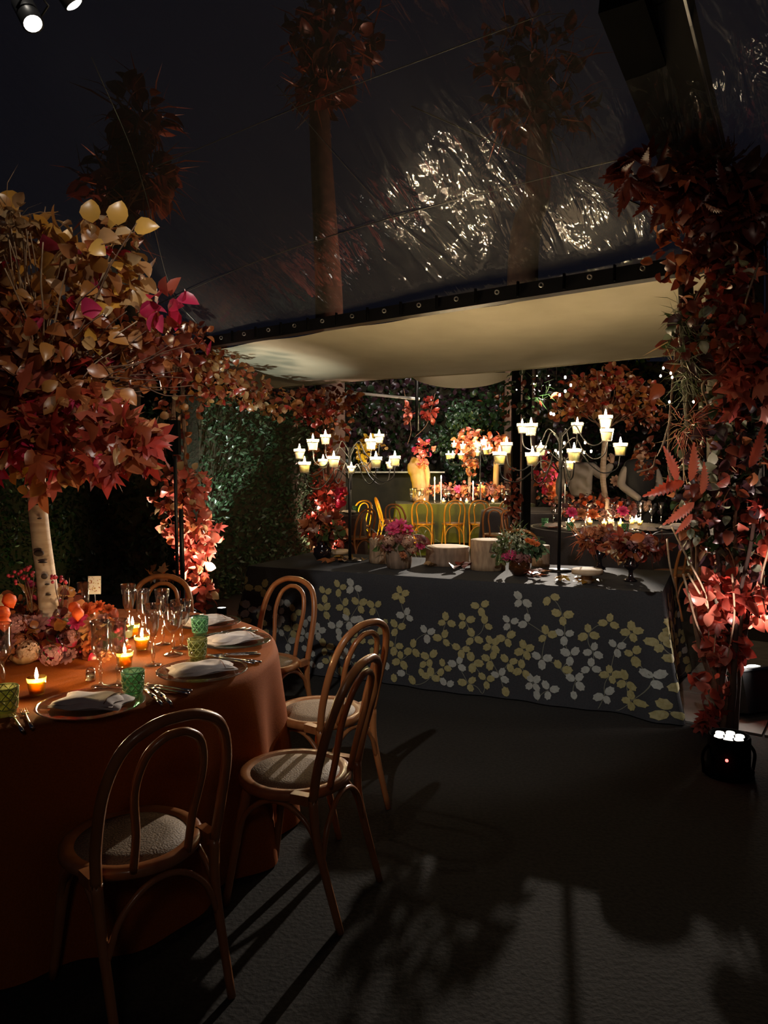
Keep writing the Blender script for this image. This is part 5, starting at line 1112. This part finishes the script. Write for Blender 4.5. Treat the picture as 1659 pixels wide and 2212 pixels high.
# the person in the grey shirt, turned away and bending over the far table
pg = thing('person', 'person in a grey-beige shirt bending away over the far table', 'person', Vector((2.86, 10.95, 0)))
V = [(0, 0, 1.0), (0, .10, 1.20), (0, .22, 1.42), (0, .27, 1.50), (-.20, .22, 1.46), (-.30, .10, 1.22), (-.26, .32, 1.06), (.20, .22, 1.46), (.34, .16, 1.32), (.42, .0, 1.52)]
skin('shirt', V, [(0, 1), (1, 2), (2, 3), (2, 4), (4, 5), (5, 6), (2, 7), (7, 8), (8, 9)], [(.165, .12), (.18, .13), (.18, .12), .06, .085, .07, .05, .085, .07, .05], 'shirt', pg, 1)
V = [(0, 0, 1.0), (-.1, 0, .88), (-.11, -.0, .5), (-.11, .03, .06), (-.12, .16, .045), (.1, 0, .88), (.11, -.0, .5), (.11, .03, .06), (.12, .16, .045)]
skin('trousers', V, [(0, 1), (1, 2), (2, 3), (3, 4), (0, 5), (5, 6), (6, 7), (7, 8)], [(.165, .12), .10, .075, .055, .045, .10, .075, .055, .045], 'trousers', pg, 1)
MB().tube([(.172 * math.cos(a * PI / 12), .125 * math.sin(a * PI / 12), 1.03) for a in range(25)], .018, 6).build('belt', MT['black_matte'], pg)
head(pg, (0, .36, 1.62), PI, tilt=.6)
hand(pg, (-.26, .34, 1.04), (0, .8, -.5), (0, 0, 1)); hand(pg, (.42, 0, 1.53), (.1, .2, 1), (0, -1, 0))
# ------------------------------------------------------------------ things behind
S(MB().box((-.4, 17.3, .66), (3.4, .35, 1.32)).build('wall_rear', MT['olive_wall'], smooth=False))
S(MB().box((-.4, 17.12, 1.325), (3.5, .42, .03)).build('trim_1', MT['steel'], smooth=False))
yp = thing('gold_plant', 'golden leafy plant glowing behind the left candelabra', 'plant', Vector((-.40, 16.9, 1.34)))
MB().lathe([(.001, 0), (.10, 0), (.14, .2), (.001, .2)], 16).build('pot', MT['driftwood'], yp); twigs(yp, [(yp.location + Vector((0, 0, .2)), at(x, 965, 16.9)) for x in (780, 792, 806)], .015)
foliage(yp, [blob(783, 975, 16.8, 14, 26, 1, [('oval', 'yellow', .10, .16, 1)]), blob(800, 955, 16.9, 22, 14, 1, [('oval', 'yellow', .10, .15, 2), ('oval', 'gold', .1, .14, 1)]), blob(822, 968, 16.9, 8, 12, .4, [('oval', 'gold', .09, .13, 1)])], 110, 100)
spot((-.3, 16.2, 1.5), (-.42, 16.9, 2.0), 14, (1, .8, .3), 80, .6, .03)
spot((1.0, 15.5, 3.6), (1.9, 18.0, 2.4), 60, (.85, 1, .9), 70, .7)
def shrub(label, bl, n, base, cat='shrub', single=160):
    o = thing('shrub', label, cat, base); MB().tube([(0, 0, 0), (0, 0, 1.2)], .03, 6).build('trunk', MT['twig'], o); foliage(o, bl, n, single); return o
kgr = [('oval', 'green', .08, .14, 3), ('oval', 'darkgreen', .08, .14, 1)]
shrub('tall green shrub behind the far candelabra', [blob(1005, 905, 18, 40, 40, 2, kgr), blob(960, 950, 18, 35, 30, 1, kgr), blob(1000, 1010, 18, 35, 35, 1, kgr)], 800, Vector((1.9, 18, 0)))
shrub('dim shrub between the far shrub and the pillar', [blob(1070, 890, 18, 40, 40, 1, [('oval', 'darkgreen', .12, .2, 3), ('oval', 'rust', .12, .18, .4)])], 150, Vector((2.7, 18, 0)))
hv = thing('hanging_vine', 'thin vine of red leaves hanging left of the far shrub', 'vine', at(885, 860, 16)); MB().tube(catmull([at(x, y, 16) - hv.location for x, y in [(872, 840), (882, 890), (888, 930), (880, 960)]], 5), .008, 5).build('stem', MT['twig'], hv)
foliage(hv, [blob(882, 890, 16, 8, 24, 1, [('oval', 'coral', .09, .14, 2), ('oval', 'maroon', .08, .12, 2)])], 40, 40)
hv = thing('hanging_vine', 'thicker spray of red leaves hanging right of the thin vine', 'vine', at(925, 860, 16)); MB().tube(catmull([at(x, y, 16) - hv.location for x, y in [(940, 850), (930, 890), (920, 920), (895, 945)]], 5), .008, 5).build('stem', MT['twig'], hv)
foliage(hv, [blob(928, 885, 16, 16, 26, 1, [('oval', 'red', .10, .15, 3), ('oval', 'maroon', .08, .12, 1)])], 70, 70)
tp_ = thing('tent_pole', 'pale horizontal tube with a dark upright under the canopy', 'pole', at(830, 858, 13.0))
MB().tube([at(758, 848, 12.6) - tp_.location, at(905, 862, 13.4) - tp_.location], .025, 8).build('crossbar', MT['pipe'], tp_)
MB().tube([at(900, 822, 13.1) - tp_.location, at(901, 930, 13.4) - tp_.location], .03, 8).build('upright', MT['black_metal'], tp_)
it = []
dk = thing('dark_treeline', 'dark plum and green trees closing the view behind everything', 'trees', Vector((0, 21, 0)))
for _ in range(15000):
    x = rng.uniform(-14, 16); z = rng.random() ** .8 * (4.4 + .7 * math.sin(x * 1.3)); y = 21 + rng.uniform(-.5, .8) + .3 * math.sin(x * 2)
    it.append((rng.choice(['oval', 'round']), 'plum' if rng.random() < .55 else 'darkgreen', Vector((x, y - 21, z)), rv() + Vector((0, -.3, 0)), rv() + Vector((0, -.6, .3)), rng.uniform(.10, .22)))
leaf_mass(dk, it); dk['kind'] = 'stuff'
MB().box((0, .9, 2.2), (32, .3, 4.4)).build('core', MT['moss'], dk, False)
def outer_tree(label, tr, crown, r, n=420):
    b = Vector((tr[0].x, tr[0].y, 0)); o = thing('garden_tree', label, 'tree', b)
    P = catmull([Vector((0, 0, 0))] + [q - b for q in tr], 5); MB().tube(P, [r * (1 - .55 * i / len(P)) for i in range(len(P))], 12).build('trunk', MT['dead_trunk'], o)
    twigs(o, [(tr[-1].lerp(tr[-2], rng.random() * .5), c[0] + rv() * c[1]) for c in crown for _ in range(3)], .03, 'dead_trunk'); foliage(o, crown, n, 120); return o
kd = [('oval', 'maroon', .25, .45, 2), ('needle', 'rust', .4, .8, 3)]
outer_tree('dim red-lit tree outside, seen through the left of the clear roof', [at(262, 900, 12), at(268, 600, 12.2), at(262, 380, 12.4), at(280, 250, 12.6)], [blob(300, 250, 12.4, 50, 50, 1, kd), blob(320, 380, 12.2, 38, 55, 1.5, kd), blob(240, 420, 12.2, 60, 90, 1, kd)], .34)
outer_tree('dim dark red tree outside, seen through the middle of the clear roof', [at(712, 700, 15), at(702, 480, 15), at(690, 230, 15), at(700, 60, 15)], [blob(720, 80, 15, 90, 70, 1, kd), blob(690, 180, 15, 50, 50, 1, kd)], .32)
outer_tree('dim dark red tree outside, seen through the right of the clear roof', [at(1130, 560, 16), at(1160, 420, 16), at(1160, 250, 16), at(1130, 120, 16)], [blob(1150, 120, 16, 110, 80, 1, kd), blob(1160, 240, 16, 120, 60, 1, kd)], .36)

# ------------------------------------------------------------------ each of a kind told apart by its place
ORD = 'first second third fourth fifth sixth seventh eighth ninth tenth eleventh twelfth thirteenth fourteenth fifteenth sixteenth'.split()
same = {}
for o in col.objects:
    if o.parent is None and o.get('label'): same.setdefault(o['label'], []).append(o)
for lab, os_ in same.items():
    if len(os_) > 1:
        os_.sort(key=lambda o: (o.location - CAM).x / max((o.location - CAM).dot(FW), .1))
        for i, o in enumerate(os_): o['label'] = lab + ', ' + ORD[i] + ' from the left'
